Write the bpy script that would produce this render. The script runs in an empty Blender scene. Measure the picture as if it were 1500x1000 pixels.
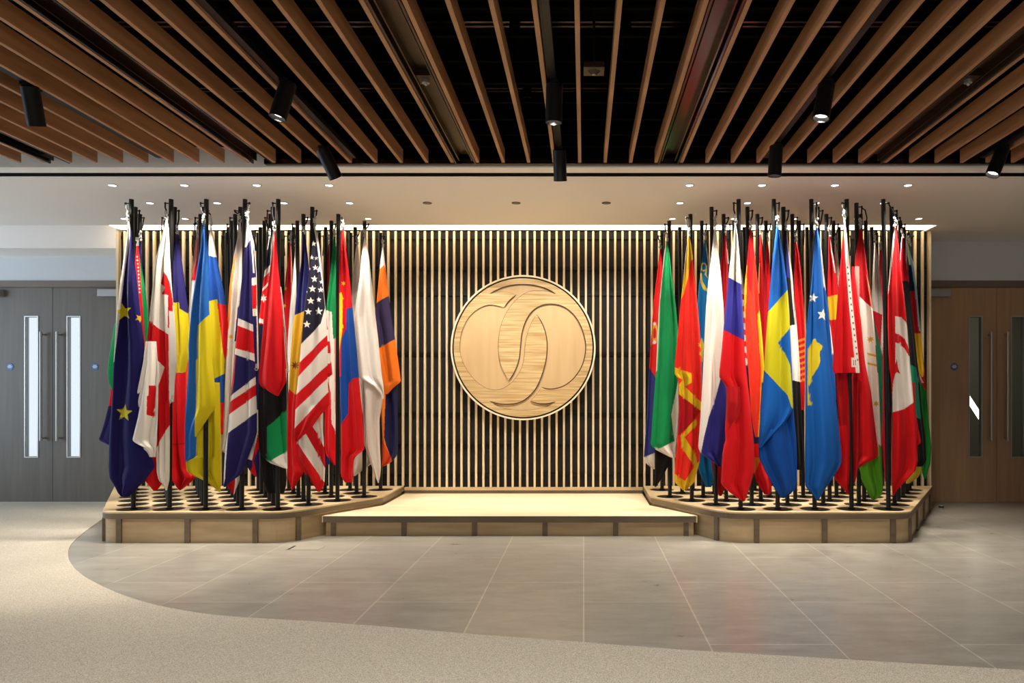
import bpy, bmesh, math, random
import numpy as np
from mathutils import Vector, Matrix
R = math.radians
random.seed(7); rng = np.random.default_rng(7)
scene = bpy.context.scene
COL = scene.collection

# ------------------------------------------------------------------ camera
F, VX, VY, EYE = 1100.0, 855.0, 580.0, 1.2        # focal length in px, vanishing point, eye height
cd = bpy.data.cameras.new('camera'); cam = bpy.data.objects.new('camera', cd); COL.objects.link(cam)
cam.location = (0, 0, EYE); cam.rotation_euler = (R(90), 0, 0)
cd.sensor_width = 36; cd.lens = F/1500*36
cd.shift_x = (750-VX)/1500; cd.shift_y = (VY-500)/1500
cd.clip_start = .05; cd.clip_end = 100
scene.camera = cam
# ------------------------------------------------------------------ look, sky, daylight
scene.view_settings.view_transform = 'Standard'; scene.view_settings.look = 'None'
scene.view_settings.gamma = 1; scene.view_settings.use_curve_mapping = False
scene.view_settings.exposure = 0.0
w = bpy.data.worlds.new('world'); scene.world = w; w.use_nodes = True
w.node_tree.nodes['Background'].inputs[0].default_value = (.80, .90, 1, 1)
w.node_tree.nodes['Background'].inputs[1].default_value = 1.0
def area(name, loc, rot, size, sizey, energy, color):
    l = bpy.data.lights.new(name, 'AREA'); l.shape = 'RECTANGLE'; l.size = size; l.size_y = sizey
    l.energy = energy; l.color = color
    o = bpy.data.objects.new(name, l); COL.objects.link(o); o.location = loc; o.rotation_euler = rot
    return o
area('window_daylight', (-8.9, 5.4, 1.6), (0, R(-90), 0), 2.4, 5.6, 150, (.62, .80, 1))      # daylight through the side window
area('lobby_fill', (0, -2.6, 2.2), (R(72), 0, 0), 12, 2.0, 60, (1, .94, .85))           # added fill light behind the viewer, no source seen
for x_ in (-5.4, -3.2, -1.05, .45, 2.5, 4.7):                                               # added unseen spots at fin level, to light the near carpet
    for y_ in (1.2, 3.3):
        l_ = bpy.data.lights.new('carpet_fill_spot', 'SPOT'); l_.energy = 128; l_.spot_size = R(88); l_.spot_blend = .8; l_.color = (1, .95, .87); l_.shadow_soft_size = .05
        o_ = bpy.data.objects.new('carpet_fill_spot', l_); COL.objects.link(o_); o_.location = (x_, y_, 2.93)
area('stair_lobby_fill', (5.2, 10.3, 2.9), (0, 0, 0), 1.5, .6, 22, (1, .97, .85))  # added to brighten the space behind the right doors, no lamp seen
SPOT_DOWN, SPOT_TRACK, COVE = 125, 90, 6.0

# ------------------------------------------------------------------ helpers
def P(px, py, D): return Vector(((px-VX)*D/F, D, EYE+(VY-py)*D/F))
def lin(c): return tuple(((v/255)/12.92 if v/255 <= .04045 else ((v/255+.055)/1.055)**2.4) for v in c)
def tag(o, label=None, cat=None, group=None, kind=None):
    if label: o['label'] = label
    if cat: o['category'] = cat
    if group: o['group'] = group
    if kind: o['kind'] = kind
    return o
def thing(name, label, cat, loc=(0,0,0), group=None):
    o = bpy.data.objects.new(name, None); COL.objects.link(o); o.location = loc; o.empty_display_size = .1
    return tag(o, label, cat, group)
class MB:
    """collects shapes in world coordinates; build() links one mesh object"""
    def __init__(s): s.bm = bmesh.new()
    def box(s, x0, x1, y0, y1, z0, z1):
        v = [s.bm.verts.new(p) for p in ((x0,y0,z0),(x1,y0,z0),(x1,y1,z0),(x0,y1,z0),(x0,y0,z1),(x1,y0,z1),(x1,y1,z1),(x0,y1,z1))]
        for f in ((0,3,2,1),(4,5,6,7),(0,1,5,4),(1,2,6,5),(2,3,7,6),(3,0,4,7)): s.bm.faces.new([v[i] for i in f])
        return s
    def quad(s, *ps): s.bm.faces.new([s.bm.verts.new(p) for p in ps]); return s
    def tube(s, pts, r, n=10, caps=True, rr=None):
        pts = [Vector(p) for p in pts]; rings = []
        for i, p in enumerate(pts):
            t = (pts[min(i+1, len(pts)-1)]-pts[max(i-1, 0)]).normalized()
            a = t.cross(Vector((0,0,1))) if abs(t.z) < .9 else t.cross(Vector((0,1,0)))
            a.normalize(); b = t.cross(a); q = rr[i] if rr else r
            rings.append([s.bm.verts.new(p+q*(math.cos(2*math.pi*k/n)*a+math.sin(2*math.pi*k/n)*b)) for k in range(n)])
        for i in range(len(rings)-1):
            for k in range(n):
                s.bm.faces.new((rings[i][k], rings[i][(k+1)%n], rings[i+1][(k+1)%n], rings[i+1][k]))
        if caps: s.bm.faces.new(rings[0][::-1]); s.bm.faces.new(rings[-1])
        return s
    def ball(s, c, r, n=8):
        bmesh.ops.create_uvsphere(s.bm, u_segments=n*2, v_segments=n, radius=r, matrix=Matrix.Translation(c)); return s
    def disc(s, c, r, h, n=40):     # lies flat, top at c.z + h
        return s.tube([Vector(c), Vector(c)+Vector((0,0,h))], r, n)
    def lathe(s, prof, c, axis=None, n=32):     # prof: (radius, height) pairs
        M = Matrix.Translation(c) @ (axis.to_track_quat('Z','Y').to_matrix().to_4x4() if axis else Matrix())
        rings = [[s.bm.verts.new(M @ Vector((r*math.cos(2*math.pi*k/n), r*math.sin(2*math.pi*k/n), h))) for k in range(n)] for r, h in prof]
        for a, b in zip(rings, rings[1:]):
            for k in range(n): s.bm.faces.new((a[k], a[(k+1)%n], b[(k+1)%n], b[k]))
        return s
    def prism(s, poly, z0, z1):
        a = [s.bm.verts.new((x,y,z0)) for x,y in poly]; b = [s.bm.verts.new((x,y,z1)) for x,y in poly]; n = len(poly)
        for k in range(n): s.bm.faces.new((a[k], a[(k+1)%n], b[(k+1)%n], b[k]))
        s.bm.faces.new(a[::-1]); s.bm.faces.new(b); return s
    def build(s, name, mat, parent=None, smooth=False, bevel=0, kind=None):
        bmesh.ops.recalc_face_normals(s.bm, faces=s.bm.faces)
        me = bpy.data.meshes.new(name)
        if parent is not None: s.bm.transform(Matrix.Translation(-world_loc(parent)))
        s.bm.to_mesh(me); s.bm.free()
        me.materials.append(mat)
        if smooth:
            me.polygons.foreach_set('use_smooth', [True]*len(me.polygons))
            try: me.set_sharp_from_angle(angle=R(40))
            except Exception: pass
        o = bpy.data.objects.new(name, me); COL.objects.link(o)
        if parent is not None: o.parent = parent
        if bevel:
            m = o.modifiers.new('bevel', 'BEVEL'); m.width = bevel; m.segments = 2; m.limit_method = 'ANGLE'
        if kind: o['kind'] = kind
        return o
def world_loc(o):
    v = Vector(o.location)
    while o.parent is not None: o = o.parent; v += Vector(o.location)
    return v
def plate(name, outers, holes, z0, z1, mat, parent=None, plane='XY', y=0, bevel=0):
    """flat plate with holes, from closed outlines; plane XY lies flat, XZ stands upright facing -Y"""
    cu = bpy.data.curves.new(name, 'CURVE'); cu.dimensions = '2D'; cu.fill_mode = 'BOTH'
    cu.extrude = (z1-z0)/2; cu.bevel_depth = bevel; cu.offset = -bevel
    for poly in list(outers)+list(holes):
        sp = cu.splines.new('POLY'); sp.points.add(len(poly)-1); sp.use_cyclic_u = True
        for p, (a, b) in zip(sp.points, poly): p.co = (a, b, 0, 1)
    tmp = bpy.data.objects.new('tmp', cu)
    me = bpy.data.meshes.new_from_object(tmp); bpy.data.objects.remove(tmp); bpy.data.curves.remove(cu)
    if plane == 'XY': me.transform(Matrix.Translation((0, 0, (z0+z1)/2)))
    else: me.transform(Matrix.Translation((0, (z0+z1)/2, 0)) @ Matrix.Rotation(R(90), 4, 'X'))
    if parent is not None: me.transform(Matrix.Translation(-world_loc(parent)))
    me.materials.clear(); me.materials.append(mat)
    o = bpy.data.objects.new(name, me); COL.objects.link(o)
    if parent is not None: o.parent = parent
    return o
def circle(cx, cy, r, n=48): return [(cx+r*math.cos(2*math.pi*k/n), cy+r*math.sin(2*math.pi*k/n)) for k in range(n)]

# ------------------------------------------------------------------ materials
def mat(name, col, rough=.5, metal=0, spec=.5, emit=None, es=0, coat=0):
    m = bpy.data.materials.new(name); m.use_nodes = True; b = m.node_tree.nodes['Principled BSDF']
    b.inputs['Base Color'].default_value = (*lin(col), 1); b.inputs['Roughness'].default_value = rough
    b.inputs['Metallic'].default_value = metal; b.inputs['Specular IOR Level'].default_value = spec
    if coat: b.inputs['Coat Weight'].default_value = coat
    if emit: b.inputs['Emission Color'].default_value = (*lin(emit), 1); b.inputs['Emission Strength'].default_value = es
    return m
def nd(m, t, **k):
    n = m.node_tree.nodes.new(t)
    for a, v in k.items(): setattr(n, a, v)
    return n
def noise_mat(name, c1, c2, scale, rough=.5, stretch=(1,1,1), bump=0, detail=4, lo=.35, hi=.65, spec=.5, bscale=None, noise_rough=.5):
    m = mat(name, c1, rough, spec=spec); L = m.node_tree.links; b = m.node_tree.nodes['Principled BSDF']
    tc = nd(m, 'ShaderNodeTexCoord'); mp = nd(m, 'ShaderNodeMapping'); mp.inputs['Scale'].default_value = stretch
    nz = nd(m, 'ShaderNodeTexNoise'); nz.inputs['Scale'].default_value = scale; nz.inputs['Detail'].default_value = detail
    nz.inputs['Roughness'].default_value = noise_rough
    rp = nd(m, 'ShaderNodeValToRGB'); e = rp.color_ramp.elements
    e[0].position = lo; e[1].position = hi; e[0].color = (*lin(c1), 1); e[1].color = (*lin(c2), 1)
    L.new(tc.outputs['Object'], mp.inputs['Vector']); L.new(mp.outputs[0], nz.inputs['Vector'])
    L.new(nz.outputs['Fac'], rp.inputs[0]); L.new(rp.outputs[0], b.inputs['Base Color'])
    if bump:
        bp = nd(m, 'ShaderNodeBump'); bp.inputs['Strength'].default_value = bump; bp.inputs['Distance'].default_value = .004
        src = nz
        if bscale:
            src = nd(m, 'ShaderNodeTexNoise'); src.inputs['Scale'].default_value = bscale; L.new(tc.outputs['Object'], src.inputs['Vector'])
        L.new(src.outputs['Fac'], bp.inputs['Height']); L.new(bp.outputs[0], b.inputs['Normal'])
    return m
M = {}
M['white'] = mat('white_paint', (206, 209, 212), .8)
M['softwhite'] = mat('soffit_paint', (240, 234, 228), .75)
M['black'] = mat('black_metal', (11, 10, 10), .45, spec=.25)
M['pole'] = mat('black_pole_paint', (13, 12, 12), .35, spec=.35)
M['base'] = mat('black_base', (13, 11, 11), .45, spec=.25)
M['void'] = mat('plenum_black', (8, 7, 7), .9, spec=.05)
M['channel'] = mat('bronze_channel', (66, 50, 34), .35, .6)
M['gloss'] = mat('gloss_dark_trim', (74, 62, 58), .24, .9)
M['oak'] = noise_mat('ceiling_fin_oak', (152, 108, 72), (180, 132, 92), 3, .5, (8, .6, 8), detail=5)
M['slat'] = noise_mat('slat_oak', (208, 188, 152), (228, 208, 172), 3, .5, (6, 6, .5), detail=5)
M['stairwall'] = mat('stair_lobby_paint', (92, 90, 76), .7)
M['shadowline'] = mat('shadow_line_brown', (70, 46, 26), .7)
M['stonelid'] = mat('stone_cover', (158, 152, 140), .35)
M['streak'] = mat('glass_streak', (255, 250, 240), .5, emit=(255, 246, 225), es=5)
M['backing'] = noise_mat('black_acoustic_backing', (24, 20, 19), (34, 29, 27), 6, .8, detail=5)
M['ply'] = noise_mat('pale_plywood', (184, 160, 120), (206, 182, 142), 2.2, .42, (1, 1, 7), detail=6)
M['plyfront'] = noise_mat('oak_panel', (172, 146, 108), (192, 166, 128), 2.0, .45, (1, 1, 8), detail=6)
M['plydk'] = noise_mat('brown_edge_trim', (100, 84, 66), (116, 98, 77), 3, .4, (1, 1, 6), detail=4)
M['deck'] = noise_mat('white_oak_deck', (226, 208, 170), (238, 222, 186), 2.5, .38, (.6, 5, 1), detail=5)
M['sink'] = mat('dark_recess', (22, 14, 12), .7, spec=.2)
M['door'] = noise_mat('grey_oak_door', (160, 126, 94), (174, 138, 104), 2.5, .45, (9, 1, .5), detail=5)
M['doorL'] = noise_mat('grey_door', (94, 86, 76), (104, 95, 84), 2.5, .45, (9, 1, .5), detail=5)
M['frame'] = mat('door_frame_paint', (112, 98, 84), .5)
M['steel'] = mat('brushed_steel', (176, 174, 168), .32, .6)
M['closer'] = mat('silver_closer', (160, 160, 158), .4, .5)
M['blue'] = mat('blue_sign', (30, 96, 168), .4)
M['signwhite'] = mat('sign_white', (235, 238, 240), .5)
M['cord'] = mat('white_cord', (182, 178, 172), .7)
M['downlight'] = mat('lit_lamp', (255, 250, 240), .5, emit=(255, 240, 220), es=5)
M['lens'] = mat('spot_lens', (255, 250, 240), .5, emit=(255, 248, 236), es=6)
M['offlens'] = mat('unlit_lamp', (150, 140, 126), .2)
M['cove'] = mat('led_diffuser', (255, 250, 240), .5, emit=(255, 232, 198), es=COVE)
M['glass'] = mat('door_glass', (255, 255, 255), .03)
M['glass'].node_tree.nodes['Principled BSDF'].inputs['Transmission Weight'].default_value = 1
M['glass'].node_tree.nodes['Principled BSDF'].inputs['IOR'].default_value = 1.1
M['medsmooth'] = noise_mat('smooth_maple', (200, 168, 122), (208, 178, 132), 2, .5, (6, 6, .6), detail=4)
M['medring'] = mat('pale_ring', (238, 226, 196), .5)
M['carpet'] = noise_mat('loop_carpet', (146, 138, 124), (217, 208, 191), 260, .95, bump=.6, detail=3, lo=.36, hi=.64, spec=.1, noise_rough=.7)

def banded():   # emblem veneer: strong level grain
    m = noise_mat('banded_veneer', (178, 142, 90), (214, 188, 138), 3.0, .5, (.7, .7, 17), detail=6, lo=.36, hi=.62)
    return m
M['medgrain'] = banded()

def stone():
    m = mat('limestone_tiles', (150, 144, 132), .32); L = m.node_tree.links; b = m.node_tree.nodes['Principled BSDF']
    tc = nd(m, 'ShaderNodeTexCoord')
    sp = nd(m, 'ShaderNodeSeparateXYZ'); L.new(tc.outputs['Object'], sp.inputs[0])
    cb = nd(m, 'ShaderNodeCombineXYZ'); L.new(sp.outputs['Y'], cb.inputs['X']); L.new(sp.outputs['X'], cb.inputs['Y'])
    br = nd(m, 'ShaderNodeTexBrick'); L.new(cb.outputs[0], br.inputs['Vector'])
    br.offset = .38; br.inputs['Scale'].default_value = 1; br.inputs['Brick Width'].default_value = 1.21; br.inputs['Row Height'].default_value = .6065
    br.inputs['Mortar Size'].default_value = .0042; br.inputs['Mortar Smooth'].default_value = 0; br.inputs['Bias'].default_value = 0
    br.inputs['Color1'].default_value = (.92, .92, .92, 1); br.inputs['Color2'].default_value = (1.05, 1.04, 1.02, 1)
    br.inputs['Mortar'].default_value = (1.5, 1.48, 1.42, 1)
    n1 = nd(m, 'ShaderNodeTexNoise'); n1.inputs['Scale'].default_value = 3.5; n1.inputs['Detail'].default_value = 12; n1.inputs['Roughness'].default_value = .72
    mp = nd(m, 'ShaderNodeMapping'); mp.inputs['Scale'].default_value = (1, 2.6, 1); L.new(tc.outputs['Object'], mp.inputs[0]); L.new(mp.outputs[0], n1.inputs['Vector'])
    r1 = nd(m, 'ShaderNodeValToRGB'); e = r1.color_ramp.elements
    e[0].position = .40; e[1].position = .62; e[0].color = (*lin((144, 139, 129)), 1); e[1].color = (*lin((159, 156, 147)), 1)
    L.new(n1.outputs['Fac'], r1.inputs[0])
    mx = nd(m, 'ShaderNodeMix', data_type='RGBA', blend_type='MULTIPLY'); mx.inputs[0].default_value = 1
    L.new(r1.outputs[0], mx.inputs[6]); L.new(br.outputs['Color'], mx.inputs[7])
    v = nd(m, 'ShaderNodeTexVoronoi'); v.inputs['Scale'].default_value = 34; L.new(tc.outputs['Object'], v.inputs['Vector'])   # shell flecks
    r2 = nd(m, 'ShaderNodeValToRGB'); e = r2.color_ramp.elements; e[0].position = .05; e[1].position = .11; e[0].color = (1,1,1,1); e[1].color = (0,0,0,1)
    L.new(v.outputs['Distance'], r2.inputs[0])
    n3 = nd(m, 'ShaderNodeTexNoise'); n3.inputs['Scale'].default_value = 9; L.new(tc.outputs['Object'], n3.inputs['Vector'])
    r3 = nd(m, 'ShaderNodeValToRGB'); e = r3.color_ramp.elements; e[0].position = .56; e[1].position = .62; L.new(n3.outputs['Fac'], r3.inputs[0])
    ml = nd(m, 'ShaderNodeMath', operation='MULTIPLY'); L.new(r2.outputs[0], ml.inputs[0]); L.new(r3.outputs[0], ml.inputs[1])
    m2 = nd(m, 'ShaderNodeMix', data_type='RGBA'); L.new(ml.outputs[0], m2.inputs[0]); L.new(mx.outputs[2], m2.inputs[6]); m2.inputs[7].default_value = (*lin((196, 190, 176)), 1)
    L.new(m2.outputs[2], b.inputs['Base Color'])
    rr = nd(m, 'ShaderNodeMapRange'); rr.inputs[3].default_value = .24; rr.inputs[4].default_value = .34; L.new(n1.outputs['Fac'], rr.inputs[0]); L.new(rr.outputs[0], b.inputs['Roughness'])
    return m
M['stone'] = stone()

def cloth_mat():
    m = mat('flag_cloth', (255, 255, 255), .72, spec=.18); nt = m.node_tree; L = nt.links; b = nt.nodes['Principled BSDF']
    at = nd(m, 'ShaderNodeAttribute', attribute_name='flag_colour'); L.new(at.outputs['Color'], b.inputs['Base Color'])
    b.inputs['Sheen Weight'].default_value = .06; b.inputs['Sheen Roughness'].default_value = .4
    tr = nd(m, 'ShaderNodeBsdfTranslucent'); L.new(at.outputs['Color'], tr.inputs['Color'])
    mx = nd(m, 'ShaderNodeMixShader'); mx.inputs[0].default_value = .16
    out = [n for n in nt.nodes if n.type == 'OUTPUT_MATERIAL'][0]
    L.new(b.outputs[0], mx.inputs[1]); L.new(tr.outputs[0], mx.inputs[2]); L.new(mx.outputs[0], out.inputs['Surface'])
    tc = nd(m, 'ShaderNodeTexCoord'); nz = nd(m, 'ShaderNodeTexNoise'); nz.inputs['Scale'].default_value = 9; nz.inputs['Detail'].default_value = 3
    mp = nd(m, 'ShaderNodeMapping'); mp.inputs['Scale'].default_value = (1, 1, .45); L.new(tc.outputs['Object'], mp.inputs[0]); L.new(mp.outputs[0], nz.inputs['Vector'])
    bp = nd(m, 'ShaderNodeBump'); bp.inputs['Strength'].default_value = .22; bp.inputs['Distance'].default_value = .015
    L.new(nz.outputs['Fac'], bp.inputs['Height']); L.new(bp.outputs[0], b.inputs['Normal'])
    return m
M['cloth'] = cloth_mat()

# ------------------------------------------------------------------ room shell
YW = 8.46                      # door wall
SOF = 2.946                    # soffit height
LW, RW, BW, TOP = -9.0, 7.6, -3.0, 3.75
UC = -.635                     # centre line of the display
def struct(name, mb, m): return mb.build(name, M[m], kind='structure')
struct('floor', MB().box(LW-.1, RW+.1, BW-.1, 11.6, -.1, 0), 'stone')
struct('ceiling', MB().box(LW-.1, RW+.1, BW-.1, YW+.2, TOP, TOP+.1), 'void')
# back wall with the two door openings
LD0, LD1 = -7.03, -4.93        # left double door
RD0, RD1 = 3.60, 5.70          # right double door
DZ = 2.47
struct('wall_back', MB().box(LW, LD0, YW, YW+.2, 0, TOP).box(LD1, RD0, YW, YW+.2, 0, TOP).box(RD1, RW, YW, YW+.2, 0, TOP)
       .box(LD0, LD1, YW, YW+.2, DZ, TOP).box(RD0, RD1, YW, YW+.2, DZ, TOP), 'white')
struct('wall_left', MB().box(LW-.1, LW, BW, 2.4, 0, TOP).box(LW-.1, LW, 8.3, YW+.2, 0, TOP).box(LW-.1, LW, 2.4, 8.3, 2.9, TOP).box(LW-.1, LW, 2.4, 8.3, 0, .3), 'white')
struct('wall_right', MB().box(RW, RW+.1, BW, YW+.2, 0, TOP), 'white')
struct('wall_front', MB().box(LW, RW, BW-.1, BW, 0, TOP), 'white')
w1 = struct('window_1', MB().box(LW-.06, LW-.02, 2.4, 8.3, .3, .36).box(LW-.06, LW-.02, 2.4, 8.3, 2.84, 2.9)
            .box(LW-.06, LW-.02, 2.4, 2.46, .36, 2.84).box(LW-.06, LW-.02, 5.32, 5.38, .36, 2.84).box(LW-.06, LW-.02, 8.24, 8.3, .36, 2.84), 'steel')
# white soffit over the display: slot, cove opening over the slat screen, dropped part above the left doors
YF, YS0, YS1, YC0, YC1 = 5.733, 5.875, 5.978, 7.68, 7.945
XC0, XC1 = -4.9, 3.61
ST = SOF+.14
sf = MB().box(LW, RW, YF, YS0, SOF, ST).box(LW, RW, YS1, YC0, SOF, ST).box(XC1, RW, YC0, YW, SOF, ST).box(XC0, XC1, YC1+.03, YW, SOF+.02, ST)
sf.box(LW, RW, YF, YF+.03, ST, SOF+.16)
sf.box(LW, -4.95, YC1+.005, YW, 2.766, SOF+.0699).box(LW, XC0, YC0, YW, SOF+.07, ST)
struct('ceiling_soffit', sf, 'softwhite').name = 'ceiling'
struct('trim_1', MB().box(LW, RW, YS0, YS1, SOF+.003, SOF+.1), 'void')                                   # air slot
struct('trim_2', MB().box(-2.42, RW, YF-.05, YF-.002, SOF+.012, SOF+.05), 'gloss')
struct('trim_5', MB().box(LW, -2.42, YF-.03, YF+.03, SOF+.161, TOP).box(-2.42, RW, YF-.03, YF-.002, SOF+.0501, TOP), 'void')
# carpet with the curved edge
cpx = [(158,756),(127,777),(103,800),(101,820),(117,840),(147,858),(187,875),(233,888),(300,900),(360,905.5),(500,914),(680,929),(855,942),(1000,953),(1250,968),(1500,983)]
cp = [((x-VX)*EYE*F/(y-VY)/F, EYE*F/(y-VY)) for x, y in cpx]
def smooth_line(pts, n=8):
    out = []
    for i in range(len(pts)-1):
        p0 = pts[max(i-1,0)]; p1 = pts[i]; p2 = pts[i+1]; p3 = pts[min(i+2,len(pts)-1)]
        for k in range(n):
            t = k/n
            out.append(tuple(.5*((2*p1[j])+(-p0[j]+p2[j])*t+(2*p0[j]-5*p1[j]+4*p2[j]-p3[j])*t*t+(-p0[j]+3*p1[j]-3*p2[j]+p3[j])*t**3) for j in (0,1)))
    return out+[pts[-1]]
edge = smooth_line(cp)
ext = edge[-1]; d = (edge[-1][0]-edge[-6][0], edge[-1][1]-edge[-6][1]); k = (RW-ext[0])/d[0]
edge.append((RW, ext[1]+d[1]*k))
first = [(-4.975, 8.46), (-4.985, 7.96)]
poly = first+edge+[(RW, BW), (LW, BW), (LW, 8.46)]
c = plate('carpet', [poly], [], .0, .006, M['carpet']); tag(c, 'beige flecked loop carpet with a curved edge against the stone floor', 'carpet')

# ------------------------------------------------------------------ doors
def double_door(x0, x1, mt, n0, handle_off):
    mid = (x0+x1)/2; yf = YW-.004
    for i, (a, b, s) in enumerate(((x0+.045, mid-.003, 1), (mid+.003, x1-.045, -1))):
        # s = +1 : meeting edge on the right
        meet = b if s > 0 else a
        vx0, vx1 = sorted((meet-s*.168, meet-s*.302)); vz0, vz1 = .52, 2.09
        d = thing('door_%d' % (n0+i), None, None); d['kind'] = 'structure'
        d.location = ((a+b)/2, YW, 0)
        MB().box(a, vx0, yf, yf+.05, .01, DZ-.05).box(vx1, b, yf, yf+.05, .01, DZ-.05).box(vx0, vx1, yf, yf+.05, .01, vz0).box(vx0, vx1, yf, yf+.05, vz1, DZ-.05).build('door_leaf', M[mt], d)
        MB().box(vx0-.012, vx0, yf-.006, yf+.05, vz0-.012, vz1+.012).box(vx1, vx1+.012, yf-.006, yf+.05, vz0-.012, vz1+.012)\
            .box(vx0, vx1, yf-.006, yf+.05, vz0-.012, vz0).box(vx0, vx1, yf-.006, yf+.05, vz1, vz1+.012).build('vision_panel_frame', M['steel'], d)
        MB().box(vx0+.0001, vx0+.004, yf+.001, yf+.05, vz0, vz1).box(vx1-.004, vx1-.0001, yf+.001, yf+.05, vz0, vz1).build('vision_panel_lining', M['closer'], d)
        MB().box(vx0+.004, vx1-.004, yf+.02, yf+.026, vz0, vz1).build('glass_pane', M['glass'], d)
        hx = meet-s*handle_off; hz0, hz1 = .70, 1.92
        MB().tube([(hx, yf-.06, hz0), (hx, yf-.06, hz1)], .014, 14).tube([(hx, yf-.06, hz0+.03), (hx, yf, hz0+.03)], .010, 10).tube([(hx, yf-.06, hz1-.03), (hx, yf, hz1-.03)], .010, 10).build('pull_handle', M['steel'], d, smooth=True)
        sx = meet-s*.475
        if True:
            sg = MB().tube([(sx, yf-.004, 1.53), (sx, yf, 1.53)], .04, 28).build('fire_door_sign', M['blue'], d)
            sb = MB()
            for zz, ww in ((1.547, .018), (1.533, .026), (1.519, .020)): sb.box(sx-ww, sx+ww, yf-.005, yf-.0035, zz-.0035, zz+.0035)
            sb.build('sign_lettering', M['signwhite'], sg)
        cx0, cx1 = sorted((a if s > 0 else b, (a if s > 0 else b)+s*.46))
        cl = MB().box(cx0, cx1, yf-.07, yf, DZ-.155, DZ-.075).build('door_closer', M['closer'], d, bevel=.004)
        ax = (cx0+cx1)/2
        MB().tube([(ax, yf-.035, DZ-.072), (ax-s*-.02, yf-.05, DZ-.05), (ax-s*.17, yf-.12, DZ-.03), (ax+s*.02, yf-.03, DZ-.018)], .007, 8).build('closer_arm', M['black'], cl)
    struct('trim_%d' % (n0+10), MB().box(x0, x0+.04, YW-.012, YW+.1, 0, DZ).box(x1-.04, x1, YW-.012, YW+.1, 0, DZ).box(x0, x1, YW-.012, YW+.1, DZ-.045, DZ+.03), 'frame')
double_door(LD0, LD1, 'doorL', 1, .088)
double_door(RD0, RD1, 'door', 3, .088)
# what the door glass looks onto: bright glazed end on the left, a dim stair lobby on the right
struct('wall_stair', MB().box(3.0, 3.05, YW+.2, 11.5, 0, 3).box(RW, RW+.05, YW+.2, 11.5, 0, 3).box(3.0, RW, 11.5, 11.55, 0, 3).box(3.0, RW, YW+.2, 11.5, 3, 3.05), 'stairwall').name = 'wall_corridor'

l = MB().box(-.022, .022, -.03, .03, -.5, .5).build('glass_streak', M['streak'])  # glowing bar stands in for the light streak reflected in the door glass
l.location = (5.0, 9.7, 1.12); l.rotation_euler = (0, R(-33), 0)
tag(l, 'slanting glowing bar behind the right-hand doors, for the streak reflected in their glass', 'light streak')

# ------------------------------------------------------------------ platforms
ZP, ZM = .252, .172
def arc(cx, cy, r, a0, a1, n=8): return [(cx+r*math.cos(R(a0+(a1-a0)*k/n)), cy+r*math.sin(R(a0+(a1-a0)*k/n))) for k in range(n+1)]
def fillet(pts, rad):
    out = []
    for i, p in enumerate(pts):
        r = rad[i]
        if r <= 0: out.append(p); continue
        a = Vector(pts[i-1]); b = Vector(p); c = Vector(pts[(i+1) % len(pts)])
        u = (a-b).normalized(); v = (c-b).normalized(); ang = u.angle(v); t = r/math.tan(ang/2)
        p0 = b+u*t; p1 = b+v*t
        for k in range(9):
            s = k/8; q = (1-s)**2*p0+2*s*(1-s)*b+s*s*p1; out.append((q.x, q.y))
    return out
# outline of the right-hand platform in offsets from the centre line (counter-clockwise from the back inner corner)
OUT = [(1.265, 7.935), (1.265, 7.10), (1.79, 6.13), (3.30, 6.13), (4.32, 7.935)]
RAD = [0, .12, .30, .20, 0]
DX = .304
def lattice(side):
    rows = []
    starts = [(1.304, 5, .304), (1.142, 6, .307), (.973, 7, .309), (.805, 8, .311), (.955, 8, .3105), (.79, 9, .31)]
    if side > 0: starts = [(1.322, 5, .311), (1.160, 6, .313), (.985, 7, .314), (.815, 8, .315), (.965, 8, .315), (.795, 9, .314)]
    for r, (x0, n, dx) in enumerate(starts):
        D = 6.32+.2595*r
        rows.append([((x0+dx*k) if side > 0 else (2*UC-x0-dx*k), D) for k in range(n)])
    return rows
def inset(poly, e):      # poly counter-clockwise; positive e shrinks
    n = len(poly); out = []
    for i in range(n):
        a = Vector(poly[i-1]); b = Vector(poly[i]); c = Vector(poly[(i+1) % n])
        d1 = (b-a).normalized(); d2 = (c-b).normalized()
        n1 = Vector((-d1.y, d1.x)); n2 = Vector((-d2.y, d2.x)); m = (n1+n2); m = m/max(m.length_squared/2, .3) if m.length > 1e-6 else n1
        out.append(tuple(b+m*e))
    return out
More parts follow.
